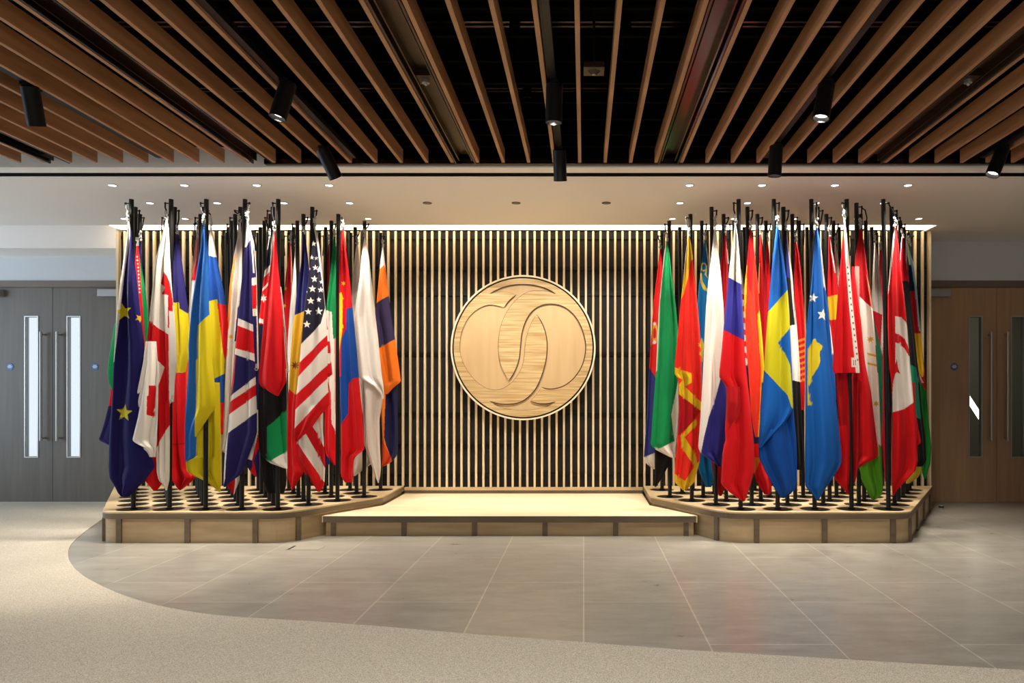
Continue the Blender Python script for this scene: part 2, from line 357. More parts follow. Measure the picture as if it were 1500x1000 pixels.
def platform(side, label):
    pts = fillet(OUT, RAD)
    poly = [(UC+side*u, y) for u, y in pts]
    if side < 0: poly = poly[::-1]
    t = thing('flag_platform', label, 'platform', (UC+side*2.8, 7.0, 0))
    holes = [circle(x, y, .124) for row in lattice(side) for x, y in row]
    plate('deck', [poly], holes, ZP-.012, ZP, M['ply'], t)
    MB().prism(inset(poly, .02), .0, ZP-.035).build('body', M['plyfront'], t)
    # recess floor under the holes
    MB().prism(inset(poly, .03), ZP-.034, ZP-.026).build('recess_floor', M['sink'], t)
    # edge band round the front and sides
    bi = inset(poly, .018); mb = MB(); n = len(poly)
    outer = poly
    for k in range(n):
        a, b = k, (k+1) % n
        pa, pb = outer[a], outer[b]
        if abs(pa[1]-7.935) < 1e-3 and abs(pb[1]-7.935) < 1e-3: continue
        ia, ib = bi[a], bi[b]
        vs = [mb.bm.verts.new(q) for q in ((*pa, ZP-.056), (*pb, ZP-.056), (*pb, ZP-.0121), (*pa, ZP-.0121), (*ia, ZP-.056), (*ib, ZP-.056), (*ib, ZP-.0121), (*ia, ZP-.0121))]
        for f in ((0,1,2,3), (4,7,6,5), (0,4,5,1), (3,2,6,7)): mb.bm.faces.new([vs[i] for i in f])
    mb.build('edge_band', M['plydk'], t)
    # posts on the face, by position along the front
    def post(cx, cy, ang, wd=.042):
        c, s = math.cos(ang), math.sin(ang); m = MB()
        q = [(-wd/2, -.002), (wd/2, -.002), (wd/2, .03), (-wd/2, .03)]
        m.prism([(cx+c*a-s*b, cy+s*a+c*b) for a, b in q], 0, ZP-.057).build('post', M['plydk'], t)
    for u in (2.05, 2.605, 3.165): post(UC+side*u, 6.134, 0)
    post(UC+side*1.735, 6.25, side*R(-52)*1)
    for u, y in ((3.36, 6.235), (3.62, 6.70), (3.93, 7.25), (4.235, 7.79)): post(UC+side*u, y, side*R(60.5))
    return t
platform(-1, 'left raised plywood platform with round holes and rounded corner, carrying the left cluster of flags')
platform(1, 'right raised plywood platform with round holes and rounded corner, carrying the right cluster of flags')
# low step between them
t = thing('low_stage', 'low pale oak stage between the two flag platforms, below the round emblem', 'stage', (UC, 7.0, 0))
MB().box(UC-1.61, UC+1.61, 6.44, 6.50, ZM-.055, ZM).prism([(UC-1.61, 6.5), (UC+1.61, 6.5), (UC+1.255, 7.08), (UC+1.255, 7.935), (UC-1.255, 7.935), (UC-1.255, 7.08)], ZM-.055, ZM).build('deck', M['deck'], t)
MB().box(UC-1.60, UC+1.60, 6.436, 6.4395, ZM-.055, ZM-.001).build('edge_band', M['plydk'], t)
MB().box(UC-1.58, UC+1.58, 6.455, 6.5, 0, ZM-.056).build('front_panel', M['plyfront'], t)
for k in range(-2, 4): MB().box(UC-.303+.606*k-.022, UC-.303+.606*k+.022, 6.447, 6.4545, 0, ZM-.056).build('post', M['plydk'], t)

# ------------------------------------------------------------------ slatted screen
XS0, XS1, YSL = -4.945, 3.675, 7.94
t = thing('slatted_screen', 'wall-high screen of thin pale vertical slats over black backing behind the flags', 'slatted screen', (UC, YSL, 0))
MB().box(XS0+.02, XS1-.02, YSL+.055, YSL+.08, .19, SOF+.0).build('backing_panel', M['backing'], t)
m = MB()
N = 111; pitch = (XS1-XS0-.0215)/N
for k in range(N+1):
    x = XS0+pitch*k
    m.box(x, x+.0215, YSL, YSL+.032, .236 if abs(x-UC) < 1.27 else .2525, SOF-.002)
m.build('slats', M['slat'], t)
m = MB()
for z in (2.885, 2.56, 2.285, 1.65, 1.01, .68, .36): m.box(XS0+.03, XS1-.03, YSL+.037, YSL+.0549, z-.018, z+.018)
for z in (2.35, 1.65, 1.0): m.box(XS0+.03, XS1-.03, YSL+.0361, YSL+.0369, z-.006, z)
m.build('cross_rails', M['black'], t)
MB().box(UC-1.26, UC+1.26, YSL-.006, YSL+.05, .205, .235).build('base_rail', M['ply'], t)
MB().box(UC-1.26, UC+1.26, YSL+.001, YSL+.05, .1725, .2045).build('plinth', M['plydk'], t)
MB().box(XS0, XS0+.022, YSL+.0455, YW-.001, .0, SOF-.002).build('side_panel', M['slat'], t)
MB().box(XS1-.022, XS1, YSL+.0455, YW-.001, .0, SOF-.002).build('side_panel', M['slat'], t)
MB().box(XC0+.01, XC1-.01, YC0+.012, YC1-.012, SOF+.035, SOF+.05)
l = MB().box(XC0+.012, XC1-.012, YC0+.004, YC1-.006, SOF+.012, SOF+.03).build('linear_light', M['cove'])
tag(l, 'long glowing strip light in the soffit recess above the slatted screen', 'strip light')

# ------------------------------------------------------------------ round emblem
EY = YSL-.075                                  # face of the emblem
EC = P(766.3, 509, EY); ER = 106.2*EY/F
sc_ = ER/422.0
def ep(x, y): return (EC.x+(x-502)*sc_, EC.z-(y-476)*sc_)
def dense(pts, n=6): return smooth_line(pts, n)
t = thing('round_emblem', 'large round pale wood emblem with two interlocking curved shapes, fixed on the slats', 'emblem', (EC.x, EY, EC.z))
plate('backing_disc', [circle(EC.x, EC.z, ER*.957, 128)], [], EY+.012, EY+.06, M['medsmooth'], t, 'XZ')
seg = [
 [(308,162),(350,140),(400,121),(450,111),(500,108),(550,111),(600,121),(650,139),(692,163)],
 [(692,163),(650,150),(590,143),(545,147),(510,162),(470,190),(430,233),(398,285),(372,350),(360,420),(358,480),(365,550),(385,610),(418,668)],
 [(418,668),(445,630),(466,585),(480,535),(487,470),(494,400),(510,340),(535,290),(570,252),(615,229),(665,222),(730,235),(790,278),(835,345),(862,430),(865,500),(845,580),(800,650),(745,695),(690,714),(645,716),(608,706)],
 [(608,706),(585,740),(562,768),(543,787)],
 [(543,787),(590,801),(640,803),(692,790)],
 [(692,790),(640,818),(560,836),(480,840),(400,832),(345,812),(308,787)],
 [(308,787),(360,802),(420,805),(480,795),(530,765),(575,715),(610,640),(635,550),(642,470),(635,400),(615,340),(582,283)],
 [(582,283),(553,325),(530,385),(515,450),(508,530),(490,600),(450,662),(400,705),(345,722),(285,710),(225,668),(175,605),(142,530),(134,455),(150,368),(190,295),(245,248),(300,228),(345,231),(390,243)],
 [(390,243),(420,205),(460,168)],
 [(460,168),(420,155),(370,151),(308,162)]]
inner = []
for s_ in seg: inner += dense(s_, 5)[:-1]
inner = [ep(*p) for p in inner]
plate('veneer_face', [circle(EC.x, EC.z, ER*.957, 160)], [inner], EY, EY+.0125, M['medgrain'], t, 'XZ')
# painted shadow lines along the edges of the smooth shapes, then the pale rim
m = MB()
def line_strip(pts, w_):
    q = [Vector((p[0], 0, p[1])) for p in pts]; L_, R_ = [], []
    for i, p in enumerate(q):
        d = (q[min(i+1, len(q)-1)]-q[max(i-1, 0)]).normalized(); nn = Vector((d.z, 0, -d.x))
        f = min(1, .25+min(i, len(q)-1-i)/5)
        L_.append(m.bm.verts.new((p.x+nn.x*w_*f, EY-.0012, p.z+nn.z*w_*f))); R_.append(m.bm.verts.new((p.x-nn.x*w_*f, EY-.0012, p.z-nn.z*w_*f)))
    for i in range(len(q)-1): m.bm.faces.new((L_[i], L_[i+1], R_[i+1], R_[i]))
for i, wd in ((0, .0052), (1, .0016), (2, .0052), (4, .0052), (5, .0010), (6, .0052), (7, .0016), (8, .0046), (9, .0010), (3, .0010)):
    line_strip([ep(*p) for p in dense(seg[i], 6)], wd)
m.build('shadow_lines', M['shadowline'], t)
def ring(name, r0, r1, y0, y1, mt):
    plate(name, [circle(EC.x, EC.z, r1, 160)], [circle(EC.x, EC.z, r0, 160)], y0, y1, M[mt], t, 'XZ')
ring('shadow_gap', ER*.958, ER*.978, EY+.03, EY+.06, 'black')
ring('rim', ER*.978, ER, EY-.004, EY+.07, 'medring')

# ------------------------------------------------------------------ timber ceiling
ZB, HB = SOF, .098
ks = list(range(-24, 31))
def ordinal(n):
    w_ = ['', 'first', 'second', 'third', 'fourth', 'fifth', 'sixth', 'seventh', 'eighth', 'ninth', 'tenth', 'eleventh', 'twelfth', 'thirteenth', 'fourteenth', 'fifteenth', 'sixteenth',
          'seventeenth', 'eighteenth', 'nineteenth', 'twentieth', 'twenty-first', 'twenty-second', 'twenty-third', 'twenty-fourth', 'twenty-fifth', 'twenty-sixth', 'twenty-seventh', 'twenty-eighth', 'twenty-ninth', 'thirtieth', 'thirty-first', 'thirty-second']
    return w_[n]
proto = MB().box(-.0115, .0115, -1.2, 5.62, 0, HB).build('ceiling_fin', M['oak'])
proto.location = (0, 0, ZB)
first_fin = True
for k in ks:
    x = -.030+.1905*k
    if x < -8.9 or x > 7.3: continue
    # in view only where the fin's far end or its near run falls inside the frame
    if not (-25 < VX+x*F/5.62 < 1525): continue
    o = proto if first_fin else proto.copy()
    if not first_fin: COL.objects.link(o)
    first_fin = False
    o.location = (x, 0, ZB)
    lab = 'timber ceiling fin pointing straight back, to the right of the central spotlights' if k == 0 else \
        'timber ceiling fin, %s to the %s of the one pointing straight back' % (ordinal(abs(k)), 'left' if k < 0 else 'right')
    tag(o, lab, 'ceiling fin', 'timber fins of the slatted ceiling')
# dark rails above the fins
m = MB()
for D in (1.9, 2.2, 2.45, 2.74, 3.02, 3.30, 3.58, 3.86, 4.15, 4.44, 4.73, 5.02, 5.31, 5.56):
    m.box(LW+.02, RW-.02, D-.012, D+.012, ZB+HB+.002, ZB+HB+.03)
struct('trim_3', m, 'void')
m = MB()
for D in (2.6, 3.4, 4.2, 5.1): m.box(LW+.02, RW-.02, D-.03, D-.01, 3.28, 3.32).box(LW+.02, RW-.02, D+.02, D+.04, 3.28, 3.32)
for D in (3.4, 4.2, 5.1):
    for k in range(-8, 8): m.tube([(UC+.25+.62*k, D, 3.28), (UC+.25+.62*k, D+.0, 3.08)], .006, 6).box(UC+.22+.62*k, UC+.28+.62*k, D-.02, D+.02, 3.22, 3.27)
struct('trim_4', m, 'gloss')
m = MB()
for x in (-3.935, -2.411, -.887, .637, 2.161):
    m = MB().box(x-.078, x-.066, -1, 5.64, ZB+.0, ZB+.11).box(x+.066, x+.078, -1, 5.64, ZB+.0, ZB+.11).box(x-.066, x+.066, -1, 5.64, ZB+.07, ZB+.085)
    m.box(x-.052, x-.044, -1, 5.64, ZB+.02, ZB+.07).box(x+.044, x+.052, -1, 5.64, ZB+.02, ZB+.07)
    o = m.build('service_channel', M['channel' if abs(x+.887) < .01 or x > 2 else 'gloss'])
    lab = {-3.935: 'dark service channel in the ceiling at far left, short end showing', -2.411: 'glossy dark service channel reflecting light, left side of the ceiling',
           -.887: 'bronze service channel with a sprinkler plate, left of the centre spotlights', .637: 'glossy service channel reflecting red, right of the centre spotlights',
           2.161: 'dark olive service channel with a sprinkler plate, right side of the ceiling'}[x]
    tag(o, lab, 'service channel', 'service channels between the ceiling fins')
for x, D, lab in ((-.887, 4.22, 'small sprinkler plate set in the bronze ceiling channel left of centre'), (2.161, 4.22, 'small sprinkler plate set in the ceiling channel on the right')):
    t = thing('sprinkler', lab, 'sprinkler', (x, D, ZB+.03))
    MB().box(x-.0435, x+.0435, D-.06, D+.06, ZB+.03, ZB+.0695).build('cover_plate', M['channel'], t)
    MB().disc((x, D, ZB+.012), .022, .0179, 20).ball((x, D, ZB+.006), .009, 6).build('sprinkler_head', M['steel'], t)
t = thing('smoke_detector', 'square brown smoke detector box between two ceiling fins right of centre', 'smoke detector', (.065, 4.02, 3.03))
q = P(870, 103, 4.02)
MB().box(q.x-.055, q.x+.055, 3.98, 4.09, q.z, q.z+.03).tube([(q.x, 4.03, q.z+.03), (q.x, 4.03, 3.7)], .008, 6).build('housing', M['channel'], t)
MB().lathe([(.0, -.016), (.016, -.015), (.024, -.008), (.034, 0)], (q.x, 4.035, q.z)).build('sensor', M['gloss'], t)
MB().disc((q.x, 4.035, q.z-.019), .010, .003, 16).build('indicator_lamp', M['offlens'], t)

# tracks and spotlights
TR = {-3.13: 'far left', -1.70: 'left', -.172: 'centre', 1.345: 'right', 2.95: 'far right'}
for x, nm in TR.items():
    o = MB().box(x-.018, x+.018, -1, 5.55, ZB+.012, ZB+.05).box(x-.03, x-.02, -1, 5.55, ZB+.016, ZB+.06).build('light_track', M['black'])
    tag(o, 'black lighting track between ceiling fins, %s one of five' % nm, 'light track', 'black lighting tracks')
def spotlight(x, D, tip, label, lit=True, aim=None, e=None):
    """tip: offset from hinge to the lamp mouth"""
    zh = ZB+.012; h = Vector((x, D, zh-.035)); ax = Vector(tip).normalized()
    t = thing('track_spotlight', label, 'spotlight', (x, D, zh), 'black cylinder spotlights on the ceiling tracks')
    MB().box(x-.022, x+.022, D-.06, D+.06, zh-.016, zh-.0005).tube([(x, D, zh-.016), h], .008, 8).build('track_adapter', M['black'], t)
    top = h+ax*.0-ax*.03; r = .047; Lg = .215
    MB().lathe([(0, 0), (r-.004, 0), (r, .004), (r, Lg), (r-.005, Lg), (r-.008, Lg-.03), (0, Lg-.03)], top, ax, 32).build('lamp_housing', M['black'], t, smooth=True)
    MB().lathe([(0, Lg-.026), (r-.009, Lg-.026), (r-.009, Lg-.0285)], top, ax, 28).build('lens', M['lens' if lit else 'offlens'], t)
    if lit:
        l = bpy.data.lights.new('spot_beam', 'SPOT'); l.energy = e or SPOT_TRACK; l.spot_size = R(52); l.spot_blend = .6; l.color = (1, .90, .76); l.shadow_soft_size = .03
        o = bpy.data.objects.new('spot_beam', l); COL.objects.link(o); o.parent = t
        pos = top+ax*(Lg+.01); o.location = pos-Vector(t.location)
        dr = ((Vector(aim)-pos) if aim else ax); o.rotation_euler = dr.to_track_quat('-Z', 'Y').to_euler()
spotlight(-3.13, 4.25, (-.06, .36, -1), 'black spotlight hanging at far left, nearest the camera', True, (-3.4, 5.2, 0))
spotlight(-1.66, 4.20, (-.24, -.14, -1), 'black spotlight with lit mouth, left track, near one of two', True, (-2.9, 6.6, .9))
spotlight(-1.84, 5.32, (.42, .30, -1), 'black spotlight tilted to the right at left of centre, at the edge of the soffit', False)
spotlight(-.165, 4.22, (-.02, .05, -1), 'black spotlight with lit mouth on the centre track, near one of two', True, (UC, 7.9, 1.6), 26)
spotlight(-.172, 5.35, (.02, .34, -1), 'black spotlight hanging straight down at the centre, in front of the soffit', False)
spotlight(1.355, 4.20, (-.2, -.12, -1), 'black spotlight with lit mouth right of centre, near one of two', True, (1.9, 6.6, .9))
spotlight(1.345, 5.25, (-.05, .03, -1), 'black spotlight with lit mouth right of centre, in front of the soffit', True, (1.4, 6.3, 1.2))
spotlight(2.95, 5.30, (-.45, -.1, -1), 'black spotlight at far right tilted to the left, with lit mouth', True, (1.2, 6.4, 1.2))

# recessed lights in the soffit
DL = [(-3.9, 6.215), (-3.305, 6.215), (-2.706, 6.215), (-2.107, 6.215), (.876, 6.215), (1.475, 6.215), (2.079, 6.215), (2.684, 6.215),
      (-3.92, 6.787), (-3.313, 6.787), (-2.71, 6.787), (-2.116, 6.787), (.87, 6.787), (1.48, 6.787), (2.10, 6.787), (2.71, 6.787),
      (-4.52, 7.387), (-3.92, 7.387), (-3.32, 7.387), (-2.72, 7.387), (-2.12, 7.387), (.873, 7.387), (1.477, 7.387), (2.08, 7.387), (2.69, 7.387), (3.297, 7.387)]
rown = {6.215: 'front', 6.787: 'middle', 7.387: 'rear'}
cnt = {}
def downlight(x, D, lit, lab, e=SPOT_DOWN, aim=(0, 0, -1)):
    t = thing('recessed_downlight', lab, 'downlight', (x, D, SOF), 'round downlights in the soffit')
    MB().lathe([(.040, -.0005), (.040, -.004), (.031, -.005), (.028, -.001)], (x, D, SOF), None, 28).build('trim_ring', M['white' if lit else 'black'], t)
    MB().disc((x, D, SOF-.0035), .028, .003, 24).build('lamp_face', M['downlight' if lit else 'offlens'], t)
    l = bpy.data.lights.new('downlight_beam', 'SPOT'); l.energy = e; l.spot_size = R(94 if D < 6.5 else 82); l.spot_blend = .7; l.color = (1, .91, .79); l.shadow_soft_size = .03
    o = bpy.data.objects.new('downlight_beam', l); COL.objects.link(o); o.parent = t; o.location = (0, 0, -.01)
    o.rotation_euler = Vector(aim).to_track_quat('-Z', 'Y').to_euler()
for x, D in DL:
    s = 'left' if x < UC else 'right'; k = (s, D); cnt[k] = cnt.get(k, 0)+1
    downlight(x, D, True, 'small round lit downlight in the %s row over the %s flags, %s from the left' % (rown[D], s, ordinal(cnt[k])), SPOT_DOWN*(.4 if D > 7 else 1.3 if D < 6.5 else .9))
for x, nm in ((-1.413, 'left'), (-.611, 'middle'), (.204, 'right')):
    downlight(x, 6.787, False, 'dark-rimmed recessed wall washer in the soffit centre, %s of three' % nm, SPOT_DOWN*1.0, (0, .62, -1))
# chrome stop on the floor by the right platform
q = (3.72, 8.0)
t = thing('door_stop', 'small chrome door stop on the floor beside the right platform', 'door stop', (3.80, 7.98, 0))
MB().lathe([(0, .045), (.018, .045), (.022, .04), (.022, .006), (.03, .004), (.03, 0), (0, 0)], (3.80, 7.98, 0)).build('metal_body', M['steel'], t, smooth=True)
MB().lathe([(.0225, .018), (.026, .02), (.026, .032), (.0225, .034)], (3.80, 7.98, 0)).build('rubber_ring', M['black'], t)

# flush floor socket in front of the left platform
t = thing('floor_socket', 'flush floor socket cover in the stone in front of the left platform', 'floor socket', (-2.2, 5.93, 0))
MB().box(-2.33, -2.07, 5.86, 6.02, .0, .002).build('cover', M['stonelid'], t)
MB().box(-2.32, -2.30, 5.87, 5.92, .002, .003).box(-2.32, -2.30, 5.93, 5.97, .002, .003).box(-2.32, -2.30, 5.98, 6.01, .002, .003).build('cable_slots', M['black'], t)

# ------------------------------------------------------------------ flags
ROWD = [6.32+.2595*r for r in range(6)]
def rowpx(r): return F*1.655/ROWD[r]        # height of the pole tops above the horizon, in px
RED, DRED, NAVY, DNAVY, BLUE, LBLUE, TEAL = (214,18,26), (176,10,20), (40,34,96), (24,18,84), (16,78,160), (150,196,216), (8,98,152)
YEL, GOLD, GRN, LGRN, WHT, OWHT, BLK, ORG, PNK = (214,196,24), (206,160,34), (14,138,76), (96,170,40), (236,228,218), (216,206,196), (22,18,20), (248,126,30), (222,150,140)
UBLU, CRIM, HDR = (34,100,178), (186,28,52), (222,214,204)
def star(cx, cy, r, n=5, rot=-90, k=.42):
    return [(cx+(r if i % 2 == 0 else r*k)*math.cos(R(rot+180*i/n)), cy+(r if i % 2 == 0 else r*k)*math.sin(R(rot+180*i/n))) for i in range(2*n)]
def oval(cx, cy, a, b, n=20): return [(cx+a*math.cos(2*math.pi*i/n), cy+b*math.sin(2*math.pi*i/n)) for i in range(n)]
def inpoly(x, y, poly):
    ins = np.zeros(x.shape, bool); n = len(poly)
    for i in range(n):
        x1, y1 = poly[i]; x2, y2 = poly[(i+1) % n]
        if y1 == y2: continue
        c = ((y1 > y) != (y2 > y)) & (x < (x2-x1)*(y-y1)/(y2-y1)+x1)
        ins ^= c
    return ins
def sheet(layer, D0, seed, back=False, fine=1.0):
    rows = sorted(layer['rows']); d = layer.get('d', 0.); kf = layer.get('k', 2.2); A = layer.get('A', 1.)
    ys = np.array([r[0] for r in rows], float); xl = np.array([r[1] for r in rows], float); xr = np.array([r[2] for r in rows], float)
    h = ys[-1]-ys[0]; wmax = max((xr-xl).max(), 4)
    nr = int(max(6, h/((.8 if layer.get('regs') else 1.3)*fine if not back else 4))); nc = int(max(8, wmax/((.5 if layer.get('regs') else .8)*fine if not back else 3)))
    yy = np.linspace(ys[0], ys[-1], nr+1)
    XL, XR = np.interp(yy, ys, xl), np.interp(yy, ys, xr)
    if nr > 14:      # soften the corners of the side outlines a little, keep the ends
        
        kn = max(3, int(5/(h/nr))//2*2+1); kk = np.ones(kn)/kn
        for a in (XL, XR):
            b = np.convolve(np.pad(a, kn//2, 'edge'), kk, 'valid'); a[2:-2] = b[2:-2]
    s = np.linspace(0, 1, nc+1)
    S, T = np.meshgrid(s, (yy-ys[0])/max(h, 1))
    YY = np.repeat(yy[:, None], nc+1, 1)
    XX = XL[:, None]+(XR-XL)[:, None]*S
    Dl = D0+d; px2m = Dl/F
    wid = ((XR-XL)*px2m)[:, None]
    r = np.random.default_rng(seed)
    ph = r.uniform(0, 6.28); ph2 = r.uniform(0, 6.28); dr = r.uniform(-1.6, 1.6); skew = r.uniform(-.25, .25)
    bul = np.clip(wid*.22, 0, .030)
    dome = np.sqrt(np.clip(1-(2*S-1)**2, 0, 1))
    amp = np.clip(wid*.14, 0, .026)*A*(.45+.55*np.clip(T*3, 0, 1))
    u = S+skew*S*(1-S)
    fa = 2*np.pi*kf*.8*u+ph+dr*T*1.3
    fold = np.sin(fa)+.22*np.sin(2*fa+1)
    fold2 = np.sin(2*np.pi*(kf*1.9)*u+ph2-dr*T*4)
    env = np.clip(dome*1.6, 0, 1)
    disp = bul*dome+env*amp*(fold+.12*fold2)+env*.003*np.sin(T*h/23+3*S+ph)*A
    sag = .006*np.sin(T*h/38+ph2+2.2*S)*env*A
    Yd = Dl+(disp*.75 if back else -disp-sag)
    X = (XX-VX)*px2m; Z = EYE+(VY-YY)*px2m
    V = np.stack([X, Yd, Z], -1).reshape(-1, 3)
    colr = np.empty((nr+1, nc+1, 3)); colr[:] = lin(layer['c'])
    if not layer.get('plainback') or not back:
        for cc, poly in layer.get('regs', []):
            colr[inpoly(VX+X*F/(Dl+.75*(Yd-Dl)), VY-(Z-EYE)*F/(Dl+.75*(Yd-Dl)), poly)] = lin(cc)
    i = np.arange(nr)[:, None]*(nc+1)+np.arange(nc)[None, :]
    Q = np.stack([i, i+1, i+nc+2, i+nc+1], -1).reshape(-1, 4)
    if back: Q = Q[:, ::-1]
    return V, Q, colr.reshape(-1, 3)
def mesh_np(name, V, Q, Cc, mat_, parent):
    me = bpy.data.meshes.new(name); V = V-np.array(world_loc(parent))
    me.vertices.add(len(V)); me.vertices.foreach_set('co', V.ravel())
    me.loops.add(len(Q)*4); me.loops.foreach_set('vertex_index', Q.ravel().astype(np.int32))
    me.polygons.add(len(Q)); me.polygons.foreach_set('loop_start', np.arange(len(Q), dtype=np.int32)*4)
    me.polygons.foreach_set('use_smooth', [True]*len(Q))
    ca = me.color_attributes.new('flag_colour', 'FLOAT_COLOR', 'POINT')
    ca.data.foreach_set('color', np.concatenate([Cc, np.ones((len(Cc), 1))], 1).ravel())
    me.update(calc_edges=True); me.materials.append(mat_)
    o = bpy.data.objects.new(name, me); COL.objects.link(o); o.parent = parent
    return o
USED = {-1: [set() for _ in range(6)], 1: [set() for _ in range(6)]}
def pole_parts(t, x, D, xb=None, dz=0, base=True):
    top = EYE+1.655+dz; xb = x if xb is None else xb
    pl = MB().tube([(xb, D, ZP-.004), (x, D, top)], .0185, 14).build('pole', M['pole'], t, smooth=True)
    MB().lathe([(.0, .0), (.119, .0), (.119, .018), (.115, .0215), (.03, .023), (.03, .036), (.018, .038)], (xb, D, ZP-.0255)).build('base', M['base'], t, smooth=True)
    return pl
SEED = 100
def flag(label, xpx, row, top, layers, xbpx=None, dz=0, side=None, fine=1.0, halyard=True, loop=False, clip=None):
    global SEED
    SEED += 1
    D = ROWD[row]; x = (xpx-VX)*D/F; xb = None if xbpx is None else (xbpx-VX)*D/F
    sd = -1 if xpx < 766 else 1
    lat = lattice(sd)[row]; j = min(range(len(lat)), key=lambda q: abs(lat[q][0]-(xb if xb is not None else x)))
    while j in USED[sd][row] and j+1 < len(lat): j += 1
    USED[sd][row].add(j)
    bx = lat[j][0]
    t = thing('flag', label, 'flag', (bx, D, ZP-.0255), 'flags of the %s cluster' % ('left' if sd < 0 else 'right'))
    pl = pole_parts(t, x, D, bx, dz)
    tx, ty = top; tp = P(tx, ty, D+layers[0].get('d', 0)*.6)
    s = 1 if tx >= xpx else -1
    if halyard:
        ptop = Vector((x, D, EYE+1.655+dz-.035)); arm = Vector((x+s*.042, D-.012, ptop.z))
        MB().tube([ptop, arm], .005, 8).ball(arm, .010, 6).build('halyard_arm', M['black'], pl, smooth=True)
        a = arm+Vector((0, -.002, -.01)); b = Vector((tp.x, tp.y, tp.z+.075)); mid = (a+b)/2+Vector((s*.006, 0, 0))
        hm = MB().tube([a, mid, b], .0065, 8)
        if loop: hm.tube([a, a+Vector((s*.03, 0, -.02)), a+Vector((s*.045, 0, -.09)), a+Vector((s*.03, 0, -.17)), a+Vector((s*.004, 0, -.2))], .006, 8)
        hal = hm.build('halyard', M['black'], t, smooth=True)
        k = MB(); r_ = random.Random(SEED)
        k.tube([b+Vector((0, 0, .01)), b+Vector((.004, 0, -.02)), tp+Vector((0, 0, -.015))], .005, 6)
        for q in range(7):
            c0 = b.lerp(tp, q/6)+Vector((r_.uniform(-.010, .010), r_.uniform(-.01, .004), 0)); k.ball(c0, r_.uniform(.006, .011), 4)
        k.tube([b+Vector((-.012, 0, 0)), b+Vector((-.008, -.008, -.03)), b+Vector((.014, -.006, -.05)), b+Vector((.008, 0, -.075))], .0045, 6)
        k.build('white_cord', M['cord'], hal, smooth=True)
    if clip:
        q = P(clip[0], clip[1], D-.075)
        MB().tube([q+Vector((.011*math.cos(i*math.pi/6), 0, .013*math.sin(i*math.pi/6)-.012)) for i in range(13)], .0035, 6, caps=False).box(q.x-.006, q.x+.006, q.y-.004, q.y+.004, q.z, q.z+.03).build('snap_hook', M['cord'], t, smooth=True)
    Vs, Qs, Cs = [], [], []; off = 0
    for li, L in enumerate(layers):
        for back in (False, True):
            V, Q, c = sheet(L, D, SEED*10+li, back, fine)
            Vs.append(V); Qs.append(Q+off); Cs.append(c); off += len(V)
    mesh_np('cloth', np.concatenate(Vs), np.concatenate(Qs), np.concatenate(Cs), M['cloth'], t)
    return t
def Ly(c, rows, regs=(), d=-.03, k=2.2, A=1.): return dict(c=c, rows=rows, regs=list(regs), d=d, k=k, A=A)

# ---- left cluster, front row
flag('dark blue flag with gold stars at the left end of the front row', 192.5, 0, (188, 324), [
  Ly(DNAVY, [(324,187,189),(335,186.5,191.5),(345,186,194),(380,181,197),(420,176,201.5),(460,173,206),(500,170,211),(540,167,213),(580,165,212),(610,163,211),(640,161,215),(665,160,222),(684,159.5,227),(700,161,215),(712,169,204),(722,174,194),(727,178,189)],
     [(HDR, [(183,322),(190,322),(190.5,345),(183,400),(178,450),(172,500),(168,530),(160,530),(166,480),(175,400)]),
      (YEL, star(181.5,457,13.5,rot=-100)), (YEL, star(183,604.5,13,rot=-85)), (GOLD, star(205,466,6.5,rot=-60))], d=-.05, k=1.6)])
flag('white flag with red crosses, front row beside the dark blue starred flag', 250.7, 0, (244, 322), [
  Ly(WHT, [(322,243,245),(332,240,247),(345,237,248),(377,229,249),(408,225,251),(452,220,254.5),(496,216,258),(530,214,259),(560,220,256),(588,224,254.5),(590,226,248.8),(640,229,248.8),(690,230,248.5),(703,233,248.3),(712,241,246),(718,242.5,245)],
     [(RED, [(215,470),(220,470),(232,480),(248,490),(249,622),(240,636),(230,655),(226,655),(229.5,610),(233,565),(241,538),(229,524),(228,514),(222,512),(212,511)]),
      (RED, [(240,397),(245,404),(248.5,413),(253,439),(253.5,456),(248.5,455),(249,480),(247,480),(247,432),(237,430.5),(242.5,421),(236,415.5)]),], d=-.02, k=2.6),
  Ly(WHT, [(500,214,229),(530,210.5,231),(570,202,232),(610,194,231),(645,183.5,230),(649,192,229.5),(655,208,229),(659,214.5,228.5),(669,219,228)],
     [(RED, [(219,564),(228.5,565),(228.5,596),(226,597),(226,610.5),(215.5,607.5),(216.3,580),(218.5,579)])], d=-.075, k=1.8),
  Ly(RED, [(640,212,232),(660,212,234),(690,215,241),(702,213,242),(712,221,235),(718,225,230)], d=.06, k=1.3)], xbpx=247, clip=(252.5,584))
flag('blue and yellow flag in the front row, yellow lower half wrapped round its pole', 302.3, 0, (299, 328), [
  Ly(UBLU, [(328,298.5,300),(345,296,302.5),(364,294.5,304.5),(386,290.5,305),(430,284,306),(461,280,307),(503,276.5,309.5),(530,276.5,311),(558,275,314),(585,273.5,316.3),(597,272.5,316),(612,272,305),(638,271.5,287.5),(669,271,287),(672,271,281),(676,271,273)],
     [(YEL, [(289.5,477),(306.5,461),(322,461),(322,600),(314,612),(300,626),(288,640),(285.5,640),(287,600),(288,540)])], d=-.06, k=1.5),
  Ly(YEL, [(560,284,322),(640,286,323.5),(668,287,323.5),(672,272,323.5),(690,273,323.5),(697,284,323.5),(703,298,323.5),(712,312,323),(720,320,323)], d=.045, k=2)])
